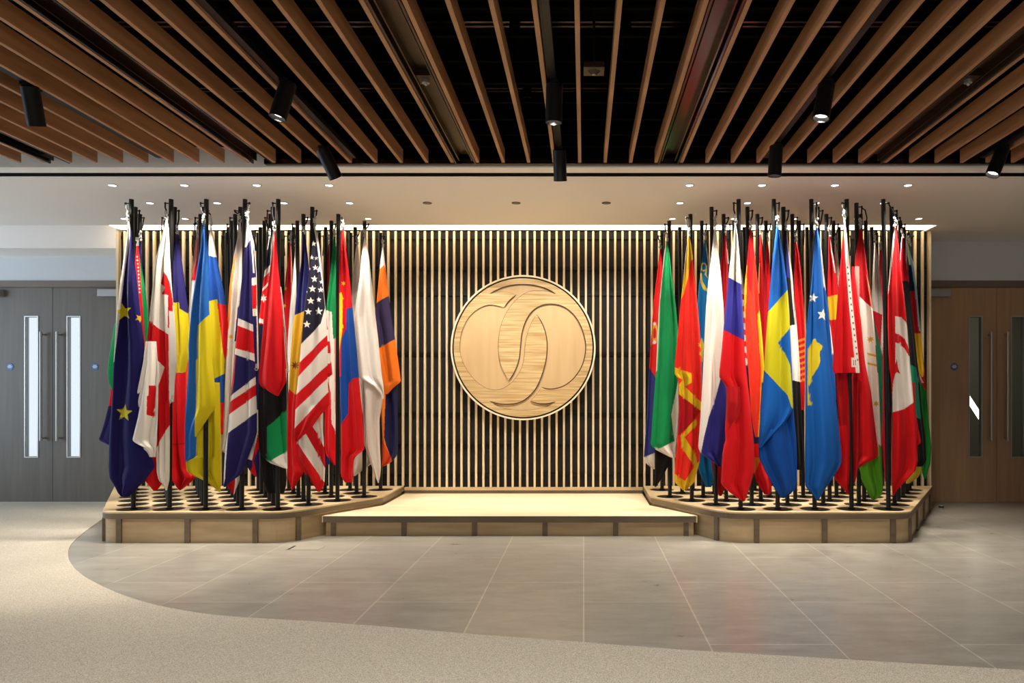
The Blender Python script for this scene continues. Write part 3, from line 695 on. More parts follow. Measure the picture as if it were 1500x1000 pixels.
flag('dark blue flag with white and red diagonal stripes, front row, fourth pole from the left', 359.0, 0, (362, 324), [
  Ly(NAVY, [(324,361,363.5),(340,360,365.5),(353,359,366.5),(386,356.5,368),(430,352,369),(470,348.5,370.5),(507,345,372),(540,342,374),(580,338,375.5),(606,335.5,376.5),(633,333.5,376.5),(650,331,371),(669,329.5,364),(694,328.5,354),(704,328,340),(713,327.6,330)],
     [(HDR, [(355,320),(370,320),(367,350),(361,362),(357,362)]),
      (WHT, [(340,462),(349.6,466),(369.5,475),(380,479),(380,534),(371,528),(345,519),(335,516)]),
      (RED, [(335,471),(348.5,476.5),(370,485),(380,489),(380,521),(371.5,517.3),(345.5,510),(335,506)]),
      (WHT, [(330,584),(338.6,579.5),(374,552),(380,547),(380,601),(375.6,604),(335,634),(325,641)]),
      (RED, [(330,593),(338.6,587.5),(374,563.5),(380,559),(380,575),(375,579),(336,607),(325,615)]),
      (RED, [(342,520),(346,521),(343,560),(338,580),(336,580)]),
      (WHT, [(332,630),(335,634),(330.5,700),(327,713),(325,713),(328,660)])], d=-.06, k=1.7),
  Ly(NAVY, [(328,363,365),(355,364,372),(400,366,376),(450,368,377),(500,370,378.5),(540,371,379),(590,372,378.5),(607,371,378),(629,362,378.5),(650,360,379),(669,359.5,379.5),(676,360.5,379),(686,364,378.5),(698,373,378)],
     [(WHT, [(362,409),(378,405),(378,463),(362,463)]), (RED, [(362,419),(378,417),(378,452),(362,452)]),
      (HDR, [(364,325),(369,338),(374.8,395),(376,420),(376.5,540),(381,540),(381,330)]),
      (HDR, [(366,330),(369,335),(373,400),(371,400)]),
      (WHT, [(373,600),(379,600),(379,632),(369.5,674),(358,670),(366,640)]), (RED, [(379,629),(380,655),(372,673),(377,700),(366,690),(370,684),(369.5,673),(374,655)])], d=.005, k=1.5),
  Ly(RED, [(680,334,354),(694,329,354),(706,330,350),(716,336,346),(724,341.5,343)], [(WHT, [(344,690),(356,690),(356,700),(342,726),(345,705)])], d=.05, k=1)], xbpx=357, clip=(375.5,538))
flag('red flag over black and green, front row at the inner end of the left cluster', 407.7, 0, (401.5, 338), [
  Ly(RED, [(338,400.5,402.5),(350,398.5,404.8),(386,396,407),(430,391,411.5),(474,386,415),(518,382,417.5),(540,380,418.5),(559,379,419.5),(566,382,415.5),(574,393,411),(579.8,406,408)],
     [(HDR, [(399,335),(402.5,335),(401.5,352),(397,384),(392,420),(390,420),(395,386)])], d=-.06, k=1.3),
  Ly(BLK, [(530,383,417),(560,380,420),(600,378.5,420),(622,378.5,420),(660,380,420.5),(672,386,421),(678,395,421),(684,412,421),(686,418,421)],
     [(GRN, [(391.5,625),(402,617),(419,600),(423,596),(423,662),(408,668),(391,677.5)]), (WHT, [(395,676),(406,669),(421,661),(424,661),(424,690),(395,680)])], d=-.03, k=1.6),
  Ly(BLK, [(590,382,400),(640,381,412),(670,382,418),(700,385,420),(712,388,419),(722,393,416)], d=.05, k=1.5),
  Ly(HDR, [(420,409.5,412),(450,412,415.5),(480,415,418.5),(520,418,421.5),(544,420,423)], [((120,112,104), [(411+.09*i*10,428+i*10) for i in range(12)]+[(412.2+.09*i*10,428+i*10) for i in range(11,-1,-1)])], d=-.045, k=.6)], clip=(421.5,541))
# ---- left cluster, second row
flag('green and red flag showing to both sides of the dark blue starred flag', 198.4, 1, (201.5, 360), [
  Ly(GRN, [(360,200.5,202.5),(385,199,206),(420,190,212.5),(450,178,216),(480,167,218),(500,164,218.5),(530,159,219),(548,158,218),(560,160,217),(569,164,214)],
     [(RED, [(198,358),(203,358),(206,400),(209,440),(215,530),(209,530),(203.5,480),(199,420)]),
      (RED, [(195,360),(203,360),(202,375),(199,375)])]+[(WHT, star(201.2+.11*i*4, 376+i*5.2, 1.8, 4)) for i in range(11)], d=-.03, k=1.8)])
flag('dark blue, yellow and red striped flag behind the white flag with red crosses', 256.1, 1, (260, 343), [
  Ly(NAVY, [(343,259,261),(362,256.5,264),(393,254,268),(430,252,273),(456,252,276.5),(485,252,278.3),(518,253,277.5),(545,251,272),(600,249.5,272),(650,249.5,272.5),(686,249.5,278),(699,250,287),(705,254,281),(712,258,273),(718,262.5,264.5)],
     [(YEL, [(240,443),(263,443),(264,452),(275,459),(285,462),(285,540),(268,546),(240,546)]), (RED, [(240,546.5),(268,546.5),(285,541),(300,720),(240,720)]),
      (HDR, [(248,545),(254.5,545),(254,559),(251,559),(250,575)]), (DRED, [(240,651),(274,648),(300,650),(300,653),(274,650),(240,653)])], d=-.02, k=2)])
flag('blue, yellow and red flag with white hoist hanging right behind the blue and yellow flag', 299.0, 1, (309, 330), [
  Ly((22,74,156), [(330,308,309.5),(350,306,313.5),(377,304,317.5),(426,304,328),(445,305,331),(474,306,334),(507,307,332.5),(531,310,330),(548,313,329),(554,314,328.5),(590,317,328),(636,319,326.5)],
     [(HDR, [(300,325),(320,325),(320,377.5),(312,376),(306,374)]), (YEL, [(300,443),(306,441.5),(318.5,438),(322,460),(329.5,520),(329.5,547),(315,554),(300,560)]),
      (RED, [(318.5,444),(340,449),(340,531),(330,531),(325,500)]), (RED, [(310,590),(335,590),(335,640),(310,640)])], d=-.04, k=1.7)])
flag('white flag with narrow orange edge, left of the dark blue diagonally striped flag', 352.2, 1, (351.5, 326), [
  Ly(OWHT, [(326,350.5,352.5),(345,348.5,354.5),(371,343,355.5),(419,336,355),(474,333,352),(507,331,350),(540,330,346),(600,328,342),(640,325.5,340),(660,323.5,338),(664,330,334)],
     [((240,150,60), [(345,370),(346,375),(340,420),(336.5,480),(330,490),(330,420)]), (GOLD, star(338.5,493,4.5,7)), (GOLD, [(331,512),(335,510),(334,520),(332,524)]), (NAVY, [(349,450),(356,440),(356,500),(344,500)])], d=-.02, k=2.3)])
flag('flag with white stars on dark blue and red and white stripes', 457.5, 1, (461, 332), [
  Ly(WHT, [(332,460,462),(340,459.5,464),(355,458,467),(377,455,469.5),(412,452,473),(443,447,476),(474,444,478.5),(503,441.5,480),(538,438.5,480),(553,437,480),(569.6,435,480.6),(574,434.6,481.5),(594,433.3,483),(600,433,476.5),(612,432.5,466),(627,432,456.5),(636,431.5,449),(642,432,440),(647,433,434.5)],
     [(RED, [(430,648),(430,628.5),(432,627),(481,574),(500,560),(500,648)]), (RED, [(428,583),(435,577),(477,537),(500,515),(500,533),(479,555),(434,599),(425,607)]),
      (RED, [(425,543),(441,529),(474,496),(500,470),(500,487),(475,510),(437,552),(425,563)]),
      ((32,30,48), [(450,325),(463,332),(468,364),(473,412),(476.5,449.5),(470.5,474),(442,503.5),(425,520),(425,440)]),
      (HDR, [(459,328),(464.5,330),(468.5,364),(473,405),(475.5,425),(474,428),(470,400),(465,362),(461,340)])]
     +[(WHT, star(*q)) for q in ((459.5,357,4.2),(457,377,3.6),(463.5,378,3.2),(462,392,4.4),(468,395,5),(453.5,393.5,2.4),(461,408.5,5.4),(458,423,5.6),(455.5,440.5,5.6),(452,456.5,5.3),(450,475,5.6),(470.3,424.5,4.4),(471,413,3),(467.5,439,4),(467.5,456,6),(450.5,410.5,2),(449.5,427.5,1.8))], d=-.06, k=1.6),
  Ly(WHT, [(448,468,476.5),(474,471,479),(507,474,484),(530,475,485.3),(548,477,487),(552,478,482)],
     [(RED, [(465,468),(480,466),(482,482),(465,485)]), (RED, [(470,501),(490,499),(490,517),(470,518)]), (RED, [(470,534),(490,531),(490,552),(470,553)])], d=-.035, k=.8),
  Ly(RED, [(598,434,470),(620,432,472),(645,431,474.5),(660,431,475.5),(671,432.5,476.3),(684,440,476.5),(695,448,476),(706,456,475.5),(714,462,473),(720,465,469)],
     [(WHT, [(458,624),(472,605),(475,640),(475,656),(467,638)]), (WHT, [(434,645),(449,635),(461,657),(480,692),(480,712),(472,702),(459,682)])], d=-.01, k=1.8)])
# ---- left cluster, farther rows
flag('navy and red flag jutting out leftmost, behind the dark blue starred flag', 205.0, 2, (206, 352), [
  Ly(NAVY, [(352,205.5,206.5),(420,196,210),(500,176,212),(560,164,210),(590,160,209),(620,152.5,208),(640,146,206),(644,143.5,204),(648,152,200),(654,164,190)],
     [(RED, [(140,566),(215,566),(215,585),(162,594),(150,597)])], d=-.02, k=1.8)])
flag('dark blue flag crossed by red and white, left of the red and black flag', 396.0, 2, (395, 348), [
  Ly((30,28,52), [(348,394,396),(365,391,399),(386,389,400),(419,385,400),(441,382.5,400),(472,380,398),(500,377,396),(520,375,394),(545,374,392),(570,376,390)],
     [(WHT, [(380,404),(400,384),(402,392),(380,412)]), (RED, [(380,412),(402,392),(402,475),(380,475)]), (WHT, star(386.5,437,6.5,6)), (WHT, [(382,425),(402,405),(402,409),(382,429)]), (WHT, [(379,465),(386,468),(386,474),(378,472)]),
      (HDR, [(392,346),(396,346),(392,366),(389.5,366)])], d=-.03, k=1.7)])
flag('dark blue, yellow and red flag left of the stars and stripes flag', 444.6, 2, (445, 343), [
  Ly((22,26,92), [(343,444.3,446),(358,443,449),(386,441,452),(426,435,455),(461,432,456),(485,429,456),(518,426.5,450),(560,424,445),(600,421.5,440),(650,421,437),(680,421,440),(692,421,445),(700,422,440),(710,425,433),(717,427.5,429)],
     [(GOLD, [(420,464),(432,461.5),(446,456),(460,450),(460,540),(437,580),(422,570)]), ((120,60,20), star(433,535,7,8)), (RED, [(415,566),(424,570),(437,581),(460,545),(460,720),(415,720)])], d=-.02, k=1.8)])
flag('red and blue flag with yellow edge, right of the green, white and red flag', 495.6, 2, (502, 336), [
  Ly(RED, [(336,501.3,503.3),(353,499,505.5),(386,497.5,509.5),(419,497,513.5),(450,497,516.5),(485,497,520),(518,497,523),(554,497.5,526),(609,499,531),(640,499,533),(658,499,533.8),(664,500,527),(668,499,519),(690,499,517),(698,499.5,517),(706,505,516.5)],
     [((22,74,160), [(507.5,453),(516,449.5),(524,447),(530,552),(518,554),(511,561),(510.5,606),(501.5,619),(490,630),(490,540),(500,520),(501,495),(507,482)]),
      (RED, [(494,515),(500.5,515),(500,552),(494,552)]), (YEL, [(494,430),(500.5,428),(502.5,436),(502,485),(497,517),(494,517)]), (YEL, star(503.5,415,3.6,6)), (YEL, star(502,437,2.4,4)), (YEL, oval(502,478,1.6,3)),
      (HDR, [(504,338),(506,340),(508,360),(506,360)])], d=-.05, k=1.8)])
flag('red, white and orange flag behind left edge of blue and yellow flag', 292.1, 3, (290.8, 336), [
  Ly(OWHT, [(336,290,291.7),(350,287.5,293.5),(364,285,295),(408,280,298),(452,277,298),(496,275,298),(512,271,297),(530,268.5,296),(580,262,296),(607,259.8,290),(618,264,288),(632,270,285)],
     [(RED, [(287,350),(300,345),(300,412),(280,410.5),(286,380)]), (PNK, [(284,355),(290,345),(289,380),(281,410),(276,410)]), ((30,84,160), [(272,500),(300,496),(300,505),(278,505),(272,512)]), ((226,66,38), [(265,512),(275,508),(282,504),(300,504),(300,640),(255,640)])], d=-.02, k=2.2)])
flag('green, white and red flag just right of the stars and stripes flag', 485.5, 3, (490, 346), [
  Ly(WHT, [(346,489,491),(357,488,492),(386,485,494),(419,481.5,494.5),(452,478,494.5),(500,477,494.5),(560,477,493.5),(600,476,493),(640,475.5,492.5),(665,477,492.3),(674,484,492),(681,489,492)],
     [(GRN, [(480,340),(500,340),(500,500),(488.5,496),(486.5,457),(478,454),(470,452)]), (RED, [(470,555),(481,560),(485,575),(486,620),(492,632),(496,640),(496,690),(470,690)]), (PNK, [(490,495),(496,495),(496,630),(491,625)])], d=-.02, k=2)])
flag('plain white flag in the left cluster, larger and nearer of two whites', 534.0, 3, (534.5, 348), [
  Ly(WHT, [(348,533.5,535.5),(357,532,537.5),(380,529,541),(404,527,543.5),(434,523,546.8),(465,518.7,550.3),(496,521,554),(540,524,558.3),(552,525.5,559.5),(558,534,560.5),(564,545,561.8),(574,556,562.5),(584,560,562)], d=-.06, k=1.5),
  Ly(OWHT, [(540,525,558),(559,526.5,561),(583,529.5,561),(614,532.5,556),(651,533.5,556.5),(684,545,558),(696,549,557),(707,553.5,555)], d=-.02, k=1.8),
  Ly(OWHT, [(590,522,545),(640,519,549),(666,517,549),(678,517.5,546),(686,518,535),(697,518.3,520)], d=.03, k=1.5)])
flag('narrow red flag with yellow stars, right of the red and black flag', 430.0, 4, (425, 356), [
  Ly(RED, [(356,424.2,425.6),(371,423.5,427),(400,419,429),(441,415,429),(474,415,428),(500,416,426),(540,417,425)],
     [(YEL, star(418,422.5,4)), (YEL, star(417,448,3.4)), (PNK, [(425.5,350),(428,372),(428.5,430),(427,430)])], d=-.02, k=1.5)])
flag('white flag sliver left of the dark blue, yellow and red flag', 435.7, 3, (433.2, 362), [
  Ly(WHT, [(362,432.5,434),(408,429,436),(450,425,437),(500,421.5,434),(540,422,433),(620,423,432),(650,424,431)], d=.0, k=1.4)])
flag('narrow deep red flag behind the green, white and red flag', 477.0, 4, (482.5, 356), [
  Ly(DRED, [(356,481.5,483.2),(400,478,486),(440,477,486),(490,477,486),(560,478,486),(640,476,486),(680,476,484)], [((26,56,140), [(470,655),(490,655),(490,690),(470,690)])], d=.0, k=1.4)])
flag('greyish white flag partly behind the larger plain white one', 520.4, 4, (523.3, 358), [
  Ly(OWHT, [(358,522.5,524),(364,521.5,525),(386,518.5,526.5),(408,516,528.5),(440,515,529),(500,517,530),(600,521,535),(640,522,536)], d=-.02, k=1.8)])
flag('orange and navy striped flag, last on the right of the left cluster', 557.5, 5, (560.5, 362), [
  Ly(ORG, [(362,559.5,561.5),(380,557.5,563.5),(397,556,565.3),(430,552.7,569),(461,550,573.5),(509,554,580.5),(540,557,585),(559,560,587.3),(568,562,576),(577,564,568)],
     [(WHT, [(540,350),(580,350),(580,402),(565.5,397),(563,388),(556,394),(540,397)]), ((58,48,84), [(540,448),(551.6,443.5),(569.5,433),(590,421),(590,491),(579,496.5),(555,510),(540,518)])], d=-.05, k=1.5),
  Ly(ORG, [(550,557,583),(600,556,582.5),(640,557,583),(663,557.5,582.8),(669,558,580),(676,558,574),(683,558.5,562)],
     [((34,34,76), [(565.5,560),(590,560),(590,672),(575,676),(566,652),(563,640)]), ((216,78,30), [(550,634),(558,640),(566,655),(575,676),(560,690),(550,690)])], d=-.01, k=2)])

# ---- right cluster, front row
flag('white, blue and red striped flag at the inner end of the front row', 1081.9, 0, (1077, 328), [
  Ly(RED, [(328,1076,1078),(340,1074.5,1080),(364,1072,1082.5),(406,1067,1085.5),(448,1063,1087.8),(483,1059.6,1089.5),(518,1056.5,1091),(545,1053.5,1093.5),(553,1053.7,1094.5),(560,1060,1095),(567,1064.5,1096),(600,1063.5,1100),(629,1062,1102.5),(645,1063,1104),(652,1060.5,1104.5),(664,1058.5,1105),(690,1057,1105),(708,1056,1100),(718,1065,1097),(728,1079,1093),(734,1088,1091)],
     [(WHT, [(1050,320),(1095,320),(1098,420),(1083,415),(1067.3,406),(1050,398)]), (BLUE, [(1050,398),(1067.3,406),(1083,415),(1098,422),(1100,504),(1089.4,498),(1059.6,483),(1045,476)]),
      ((50,46,140), [(1050,398.5),(1067.3,406.5),(1083,415.5),(1098,422),(1100,504),(1089.4,498),(1059.6,483),(1045,476)])], d=-.06, k=1.8),
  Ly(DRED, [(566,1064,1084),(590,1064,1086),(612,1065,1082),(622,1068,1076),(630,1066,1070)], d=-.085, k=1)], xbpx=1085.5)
flag('blue flag with a broad yellow cross in the front row', 1133.4, 0, (1138.5, 330), [
  Ly((18,92,178), [(330,1137.5,1139.5),(342,1136,1142),(375,1132,1147.5),(419,1128,1153),(456,1125,1156),(492,1122,1157.5),(540,1119,1160),(570,1117,1161),(596,1115,1162),(606,1114,1158),(618,1113,1150),(632,1112,1136),(645,1111.5,1124),(656,1111,1114)],
     [((200,190,28), [(1110,466),(1125,456.5),(1153.5,424.6),(1165,411),(1165,472),(1157.2,480),(1139.6,502),(1148,513),(1157,535),(1159,560),(1162,600),(1158.6,596),(1153,578),(1118.7,542),(1110,535)]),
      ((18,92,178), [(1139.6,502),(1157,480),(1165,470),(1165,560),(1159,540),(1154,524),(1146,512)])], d=-.06, k=1.5),
  Ly((14,74,158), [(560,1116,1160),(596,1114,1162),(620,1113,1164),(640,1112,1166.3),(656,1111.5,1167),(671,1112,1167.3),(690,1121,1167.3),(704,1128.5,1167),(716,1135,1165),(724,1141,1157),(729,1145,1150)],
     [], d=-.02, k=1.9)], xbpx=1136)
flag('blue flag with white stars and a gold map shape in the front row', 1188.3, 0, (1196, 334), [
  Ly((20,90,170), [(334,1195,1197),(342,1193.5,1199),(364,1192,1203),(386,1190.5,1205.5),(419,1188,1209),(456,1183.7,1214),(496,1180.5,1217),(529,1179.5,1219),(560,1180,1222),(596,1180,1225.5),(640,1179.5,1230),(660,1179,1232.3),(678,1179,1232.5),(690,1179,1226),(704,1179,1217),(713,1180,1211),(723,1190,1205),(732,1196,1199)],
     [(WHT, [(1200,335),(1203,342),(1210,410),(1212,425),(1206,420),(1203,380)]), (WHT, star(1204.6,461,9,rot=-80)), (WHT, star(1191,436,7,rot=-80)),
      ((206,182,30), [(1184.8,507),(1189,503),(1191,497),(1194,495.5),(1196,501),(1199,502.5),(1204.6,507),(1203,512),(1200.5,514),(1200,520),(1201,528),(1198.5,537),(1194.7,543),(1192,548),(1189,552),(1190,558),(1188.5,562.5),(1184,564),(1184,572),(1186,580),(1185.5,585),(1189,590),(1187,593),(1183,594),(1182.5,560),(1183,530)])], d=-.06, k=1.6)], xbpx=1192)
flag('plain red flag with a pale riveted hoist edge in the front row', 1240.2, 0, (1236.5, 322), [
  Ly(RED, [(322,1236,1237.6),(340,1235,1240),(375,1232,1243.5),(419,1228,1248),(463,1225,1252),(518,1221,1257.5),(538,1219.8,1259),(546,1221,1259.3)],
     [(HDR, [(1236,315),(1240,315),(1243.8,385),(1248,440),(1254,495),(1260,550),(1253.5,550),(1248,496),(1242.5,443),(1239.2,400),(1237,360)]),
      (HDR, [(1246,524),(1255,524),(1256,537),(1246.5,537)]), ((130,30,40), [(1249,527),(1250,527),(1250,535),(1249,535)]), ((130,30,40), [(1252,527),(1253,527),(1253,535),(1252,535)])]
     +[((110,60,60), oval(1240.8+.092*(y-390)+.00013*(y-390)**2, y, 1.2, 1.7, 8)) for y in range(392, 530, 9)], d=-.06, k=1.4),
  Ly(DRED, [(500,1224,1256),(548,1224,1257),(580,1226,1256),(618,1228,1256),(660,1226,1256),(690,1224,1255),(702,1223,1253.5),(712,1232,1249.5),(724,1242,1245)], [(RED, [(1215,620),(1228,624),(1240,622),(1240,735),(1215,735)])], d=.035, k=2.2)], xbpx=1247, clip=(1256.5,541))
flag('red flag with a white disc, red crescent and star, in the front row', 1293.8, 0, (1311, 331), [
  Ly(RED, [(331,1310.3,1312),(345,1308,1314),(364,1306,1316.5),(397,1303,1319.5),(430,1300.5,1323.5),(474,1300,1328),(511,1301,1331),(540,1303,1333.3),(560,1306,1335),(590,1307.5,1337.5),(640,1306.8,1343),(676,1306.5,1344),(688,1306.5,1341),(700,1306.3,1330),(712,1306.5,1319),(720,1307,1312),(726,1307.5,1309.5)],
     [(HDR, [(1295,340),(1311,325),(1310.5,345),(1306,390),(1301,430),(1296,430)]),
      (WHT, [(1310.6,463),(1320,464.5),(1326.5,472),(1332,490),(1334,545),(1345,585),(1337.5,589),(1325,598.5),(1306,604),(1308,560),(1310.5,548),(1311,500)]),
      (RED, [(1310.6,488),(1318,490),(1325,496.5),(1331,511),(1335,519),(1335,525),(1330,520),(1324.5,510),(1318,503.5),(1310.6,501.5)]),
      (RED, [(1309,528),(1311,533),(1313,526),(1315,539),(1318.5,547.5),(1313,545),(1308.5,550)])], d=.045, k=1.5),
  Ly(RED, [(560,1336,1340),(600,1337,1341),(630,1339,1345.5),(648,1340,1349),(652,1341,1344)], d=.09, k=.8)], xbpx=1301)
# ---- right cluster, second row
flag('white flag with a dark blue lower part, inner end of the second row', 1042.2, 1, (1047.3, 331), [
  Ly(WHT, [(331,1046.5,1048),(345,1045,1049.5),(375,1042,1053),(412,1037.6,1057),(452,1034,1060.3),(496,1032,1061),(540,1030,1062),(585,1027.5,1066),(618,1025.5,1066),(655,1022.7,1062),(664,1026.5,1059),(672,1038,1057.5),(683,1053,1056.5)],
     [((44,40,120), [(1055,555),(1070,545),(1070,695),(1040,690),(1020,668),(1026.6,663),(1031,640),(1038,611),(1047.5,585)])], d=-.05, k=1.7)])
flag('red flag with yellow side stripes, right of the white, blue and red striped flag', 1094.7, 1, (1099.3, 336), [
  Ly((236,52,30), [(336,1098.5,1100.3),(350,1097,1102.5),(386,1094,1107),(419,1090.5,1110.3),(452,1090,1112.2),(480,1092,1115),(507,1093,1117.5),(540,1096,1119.5),(570,1098,1118),(600,1100,1116),(625,1103,1114.5),(640,1106,1113)],
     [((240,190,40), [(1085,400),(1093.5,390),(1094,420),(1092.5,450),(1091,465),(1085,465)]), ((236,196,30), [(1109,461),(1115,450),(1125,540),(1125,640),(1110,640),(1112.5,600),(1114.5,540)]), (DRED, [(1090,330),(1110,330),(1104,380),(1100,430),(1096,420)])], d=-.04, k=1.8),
  Ly(RED, [(650,1098,1122),(682,1103,1123),(700,1106,1129),(712,1112,1130),(724,1120,1128)], [((206,110,30), [(1100,670),(1115,670),(1106,692),(1100,700)])], d=.02, k=2)])
flag('blue, black and white striped flag sliver right of the blue and yellow cross flag', 1147.4, 1, (1151.5, 338), [
  Ly(BLK, [(338,1150.8,1152.5),(360,1150.5,1155.5),(375,1150.8,1157.5),(406,1152,1161),(474,1155,1167),(540,1158,1172),(558,1160,1172),(600,1160.5,1173.5),(640,1162,1176),(680,1165,1178.3),(688,1168,1174)],
     [((38,48,130), [(1145,345),(1165,345),(1161,407.5),(1145,405)]), (HDR, [(1152,330),(1155,342),(1161,400),(1163.5,440),(1168,480),(1165,480),(1160.5,440),(1157,395),(1153,360)]), (WHT, [(1150,478),(1167,475),(1180,478),(1175,560),(1150,554)])], d=-.02, k=1.3)])
flag('narrow white flag edge showing right of the gold map flag', 1197.4, 1, (1198, 350), [
  Ly(WHT, [(350,1197.5,1198.5),(390,1200,1204.5),(440,1208.5,1209.8),(478,1211,1216.5),(520,1213,1221.5),(560,1215,1224),(585,1218,1225)], [((70,100,180), [(1218,520),(1230,520),(1230,600),(1218,600)])], d=.05, k=1)])
flag('red, white and green flag with a gold crown, behind a tall bright red fold', 1254.5, 1, (1259.8, 333), [
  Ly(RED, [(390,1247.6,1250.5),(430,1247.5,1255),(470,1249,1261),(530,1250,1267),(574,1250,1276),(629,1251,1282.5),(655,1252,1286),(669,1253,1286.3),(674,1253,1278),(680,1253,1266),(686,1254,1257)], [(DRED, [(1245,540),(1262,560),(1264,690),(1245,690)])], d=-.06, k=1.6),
  Ly(WHT, [(333,1259,1261),(350,1256,1264),(364,1254,1266.5),(408,1250.5,1272),(452,1252,1278),(496,1254,1282.5),(540,1256,1286),(600,1259,1288.5),(640,1258,1290.5),(684,1255,1292.3),(700,1260.5,1293),(715,1268,1293.5),(725,1273,1291),(732,1277,1281)],
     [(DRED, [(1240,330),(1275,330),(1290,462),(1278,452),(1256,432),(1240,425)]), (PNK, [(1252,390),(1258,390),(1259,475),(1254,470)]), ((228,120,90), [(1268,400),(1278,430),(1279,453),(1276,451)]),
      (GOLD, star(1274.8,497,6,7)), (GOLD, [(1270,516),(1283,520),(1283,523),(1270,519)]), (GOLD, [(1270,530),(1284,534),(1284,537),(1270,533)]), (GOLD, star(1283,591,5,6)), (GRN, [(1281.5,505),(1290,512),(1290,550),(1284.5,545)]), (LGRN, [(1250,688),(1256,684.5),(1286,668),(1286,650),(1300,660),(1300,740),(1250,740)])], d=-.01, k=2)], dz=.035, loop=True)
# ---- right cluster, farther rows
flag('red flag with a yellow border in zigzag folds, left part of the right cluster', 1011.4, 2, (1009.2, 347), [
  Ly((228,40,26), [(347,1008.3,1010.3),(360,1006,1013),(375,1004,1015.3),(408,1001,1018),(452,996,1022.5),(496,992,1026),(530,988.5,1028),(549,988,1028),(552,993,1028),(600,994.5,1027),(651,991.5,1027),(680,989,1024),(694,988,1020),(706,988.5,1017),(712,994,1011),(718,1001,1004)],
     [((214,170,30), [(1000,340),(1015,340),(1017,379),(1011.5,382),(1007.5,408),(1001,432),(995,445),(995,400)]), (HDR, [(1000,340),(1007.8,346),(1004.5,380),(1001,410),(996,440),(990,440),(1000,380)]),
      ((214,176,24), [(986,537),(988.5,538),(1012.6,546.5),(1013,560),(1003,566),(1026,588),(1032,590),(1032,603),(1026,601),(994,577),(994,563),(1001,556),(986,550)]),
      ((214,176,24), [(1019,612),(1020,622),(1003,640),(1020,668),(1022,684),(1018,684),(997,653),(997,638)]),
      ((214,176,24), [(986,692),(988.5,694),(1003,704),(1018,682),(1026,673),(1026,700),(1002.5,722),(984,712)]), (GOLD, star(1026,505,5,6)), (GOLD, star(1026.5,518,4,6)),
      (DRED, [(994,577),(1026,601),(1019,612),(997,637),(990,637)])], d=-.05, k=2.4, A=1.3)])
flag('red flag behind and right of the plain white flag top', 1059.9, 2, (1062, 342), [
  Ly(DRED, [(342,1061.2,1062.8),(360,1059,1064.5),(386,1056,1067.5),(430,1055,1067.5),(470,1056,1067),(540,1050,1067),(620,1046,1066),(675,1041.8,1066),(700,1045.5,1066),(715,1050,1062),(726,1053.5,1057)], [(HDR, [(1063,340),(1066,345),(1069,386),(1066.3,386)])], d=-.02, k=2)])
flag('darker red flag, left of a close red pair beside the yellow cross flag', 1109.4, 2, (1114, 343), [
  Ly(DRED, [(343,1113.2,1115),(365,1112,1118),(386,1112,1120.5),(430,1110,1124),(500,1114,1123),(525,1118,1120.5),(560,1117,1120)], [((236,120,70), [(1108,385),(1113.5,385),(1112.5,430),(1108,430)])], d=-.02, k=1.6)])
flag('red flag with yellow sun rays sliver between white and blue flags', 1160.5, 2, (1165.5, 354), [
  Ly(RED, [(354,1164.5,1166.5),(370,1163.5,1170),(408,1163,1174),(452,1164,1177.3),(492,1168,1179),(540,1170,1179),(570,1170,1179),(600,1172,1178)],
     [((240,150,40), [(1169,498+i*8.5),(1179,494+i*8.5),(1179,498+i*8.5),(1169,501+i*8.5)]) for i in range(8)], d=-.02, k=1.7)])
flag('red flag with a yellow middle band left of the riveted red flag', 1210.4, 2, (1214.6, 346), [
  Ly(RED, [(346,1213.8,1215.4),(360,1213.3,1218),(386,1213,1223),(434,1212,1227),(468,1214,1227),(500,1218,1226),(540,1221,1227)],
     [((222,180,30), [(1205,436),(1213,434.5),(1230,430.5),(1230,468),(1214,468.5),(1205,469)]), (HDR, [(1216,345),(1218,352),(1224,400),(1222.5,400),(1217,365)])], d=-.02, k=1.5)])
flag('red and black and green flag on the outer side of the white disc flag', 1310.8, 2, (1321.5, 348), [
  Ly(BLK, [(348,1320.7,1322.4),(365,1319,1325),(386,1318,1327.8),(412,1318,1331.5),(463,1321,1336.5),(514,1327,1342),(552,1331,1346.5),(600,1336,1350.5),(640,1338,1355.5),(675,1340,1357),(683,1343,1351)],
     [((206,20,40), [(1310,340),(1340,340),(1340,416),(1330.5,412.5),(1322,411),(1310,405)]), (HDR, [(1314,345),(1321.5,345),(1320.5,356),(1318.5,385),(1314,385)]), ((10,126,92), [(1325,532),(1334,534),(1341,538),(1345,552),(1347,590),(1349,614),(1343,612),(1336,600),(1325,596)])], d=-.03, k=1.4),
  Ly((214,190,60), [(655,1325,1350),(680,1325,1350.5),(690,1326,1349.5),(698,1326.5,1345),(708,1327,1332)], d=.03, k=1.4)])
flag('green flag with white lower corner and black tail in the right cluster', 980.3, 3, (976.6, 354), [
  Ly(GRN, [(354,975.8,977.6),(371,972.5,980.5),(408,969,985),(452,965,990.5),(480,963.8,993),(496,963,994),(540,961,995),(563,959.5,995.3),(607,956,995),(640,954,992.5),(651,953,991),(657,958,990),(663,969,989.8),(670,983,989.5)],
     [((190,30,36), [(979,360),(983,385),(988,430),(993,478),(993,520),(998,520),(998,400),(985,360)]), (HDR, [(970,350),(976,350),(975.5,362),(970.5,404),(966,450),(963.5,500),(962.5,545),(955,545),(960,450),(966,400)]), (WHT, [(998,550),(994,552),(990,575),(983,607),(988,646),(967,656),(960,658),(985,675),(1000,660)])], d=-.05, k=2),
  Ly(BLK, [(630,959,990),(660,959,989),(680,959,980),(700,959,970),(713,959,961)], d=.0, k=1.3)])
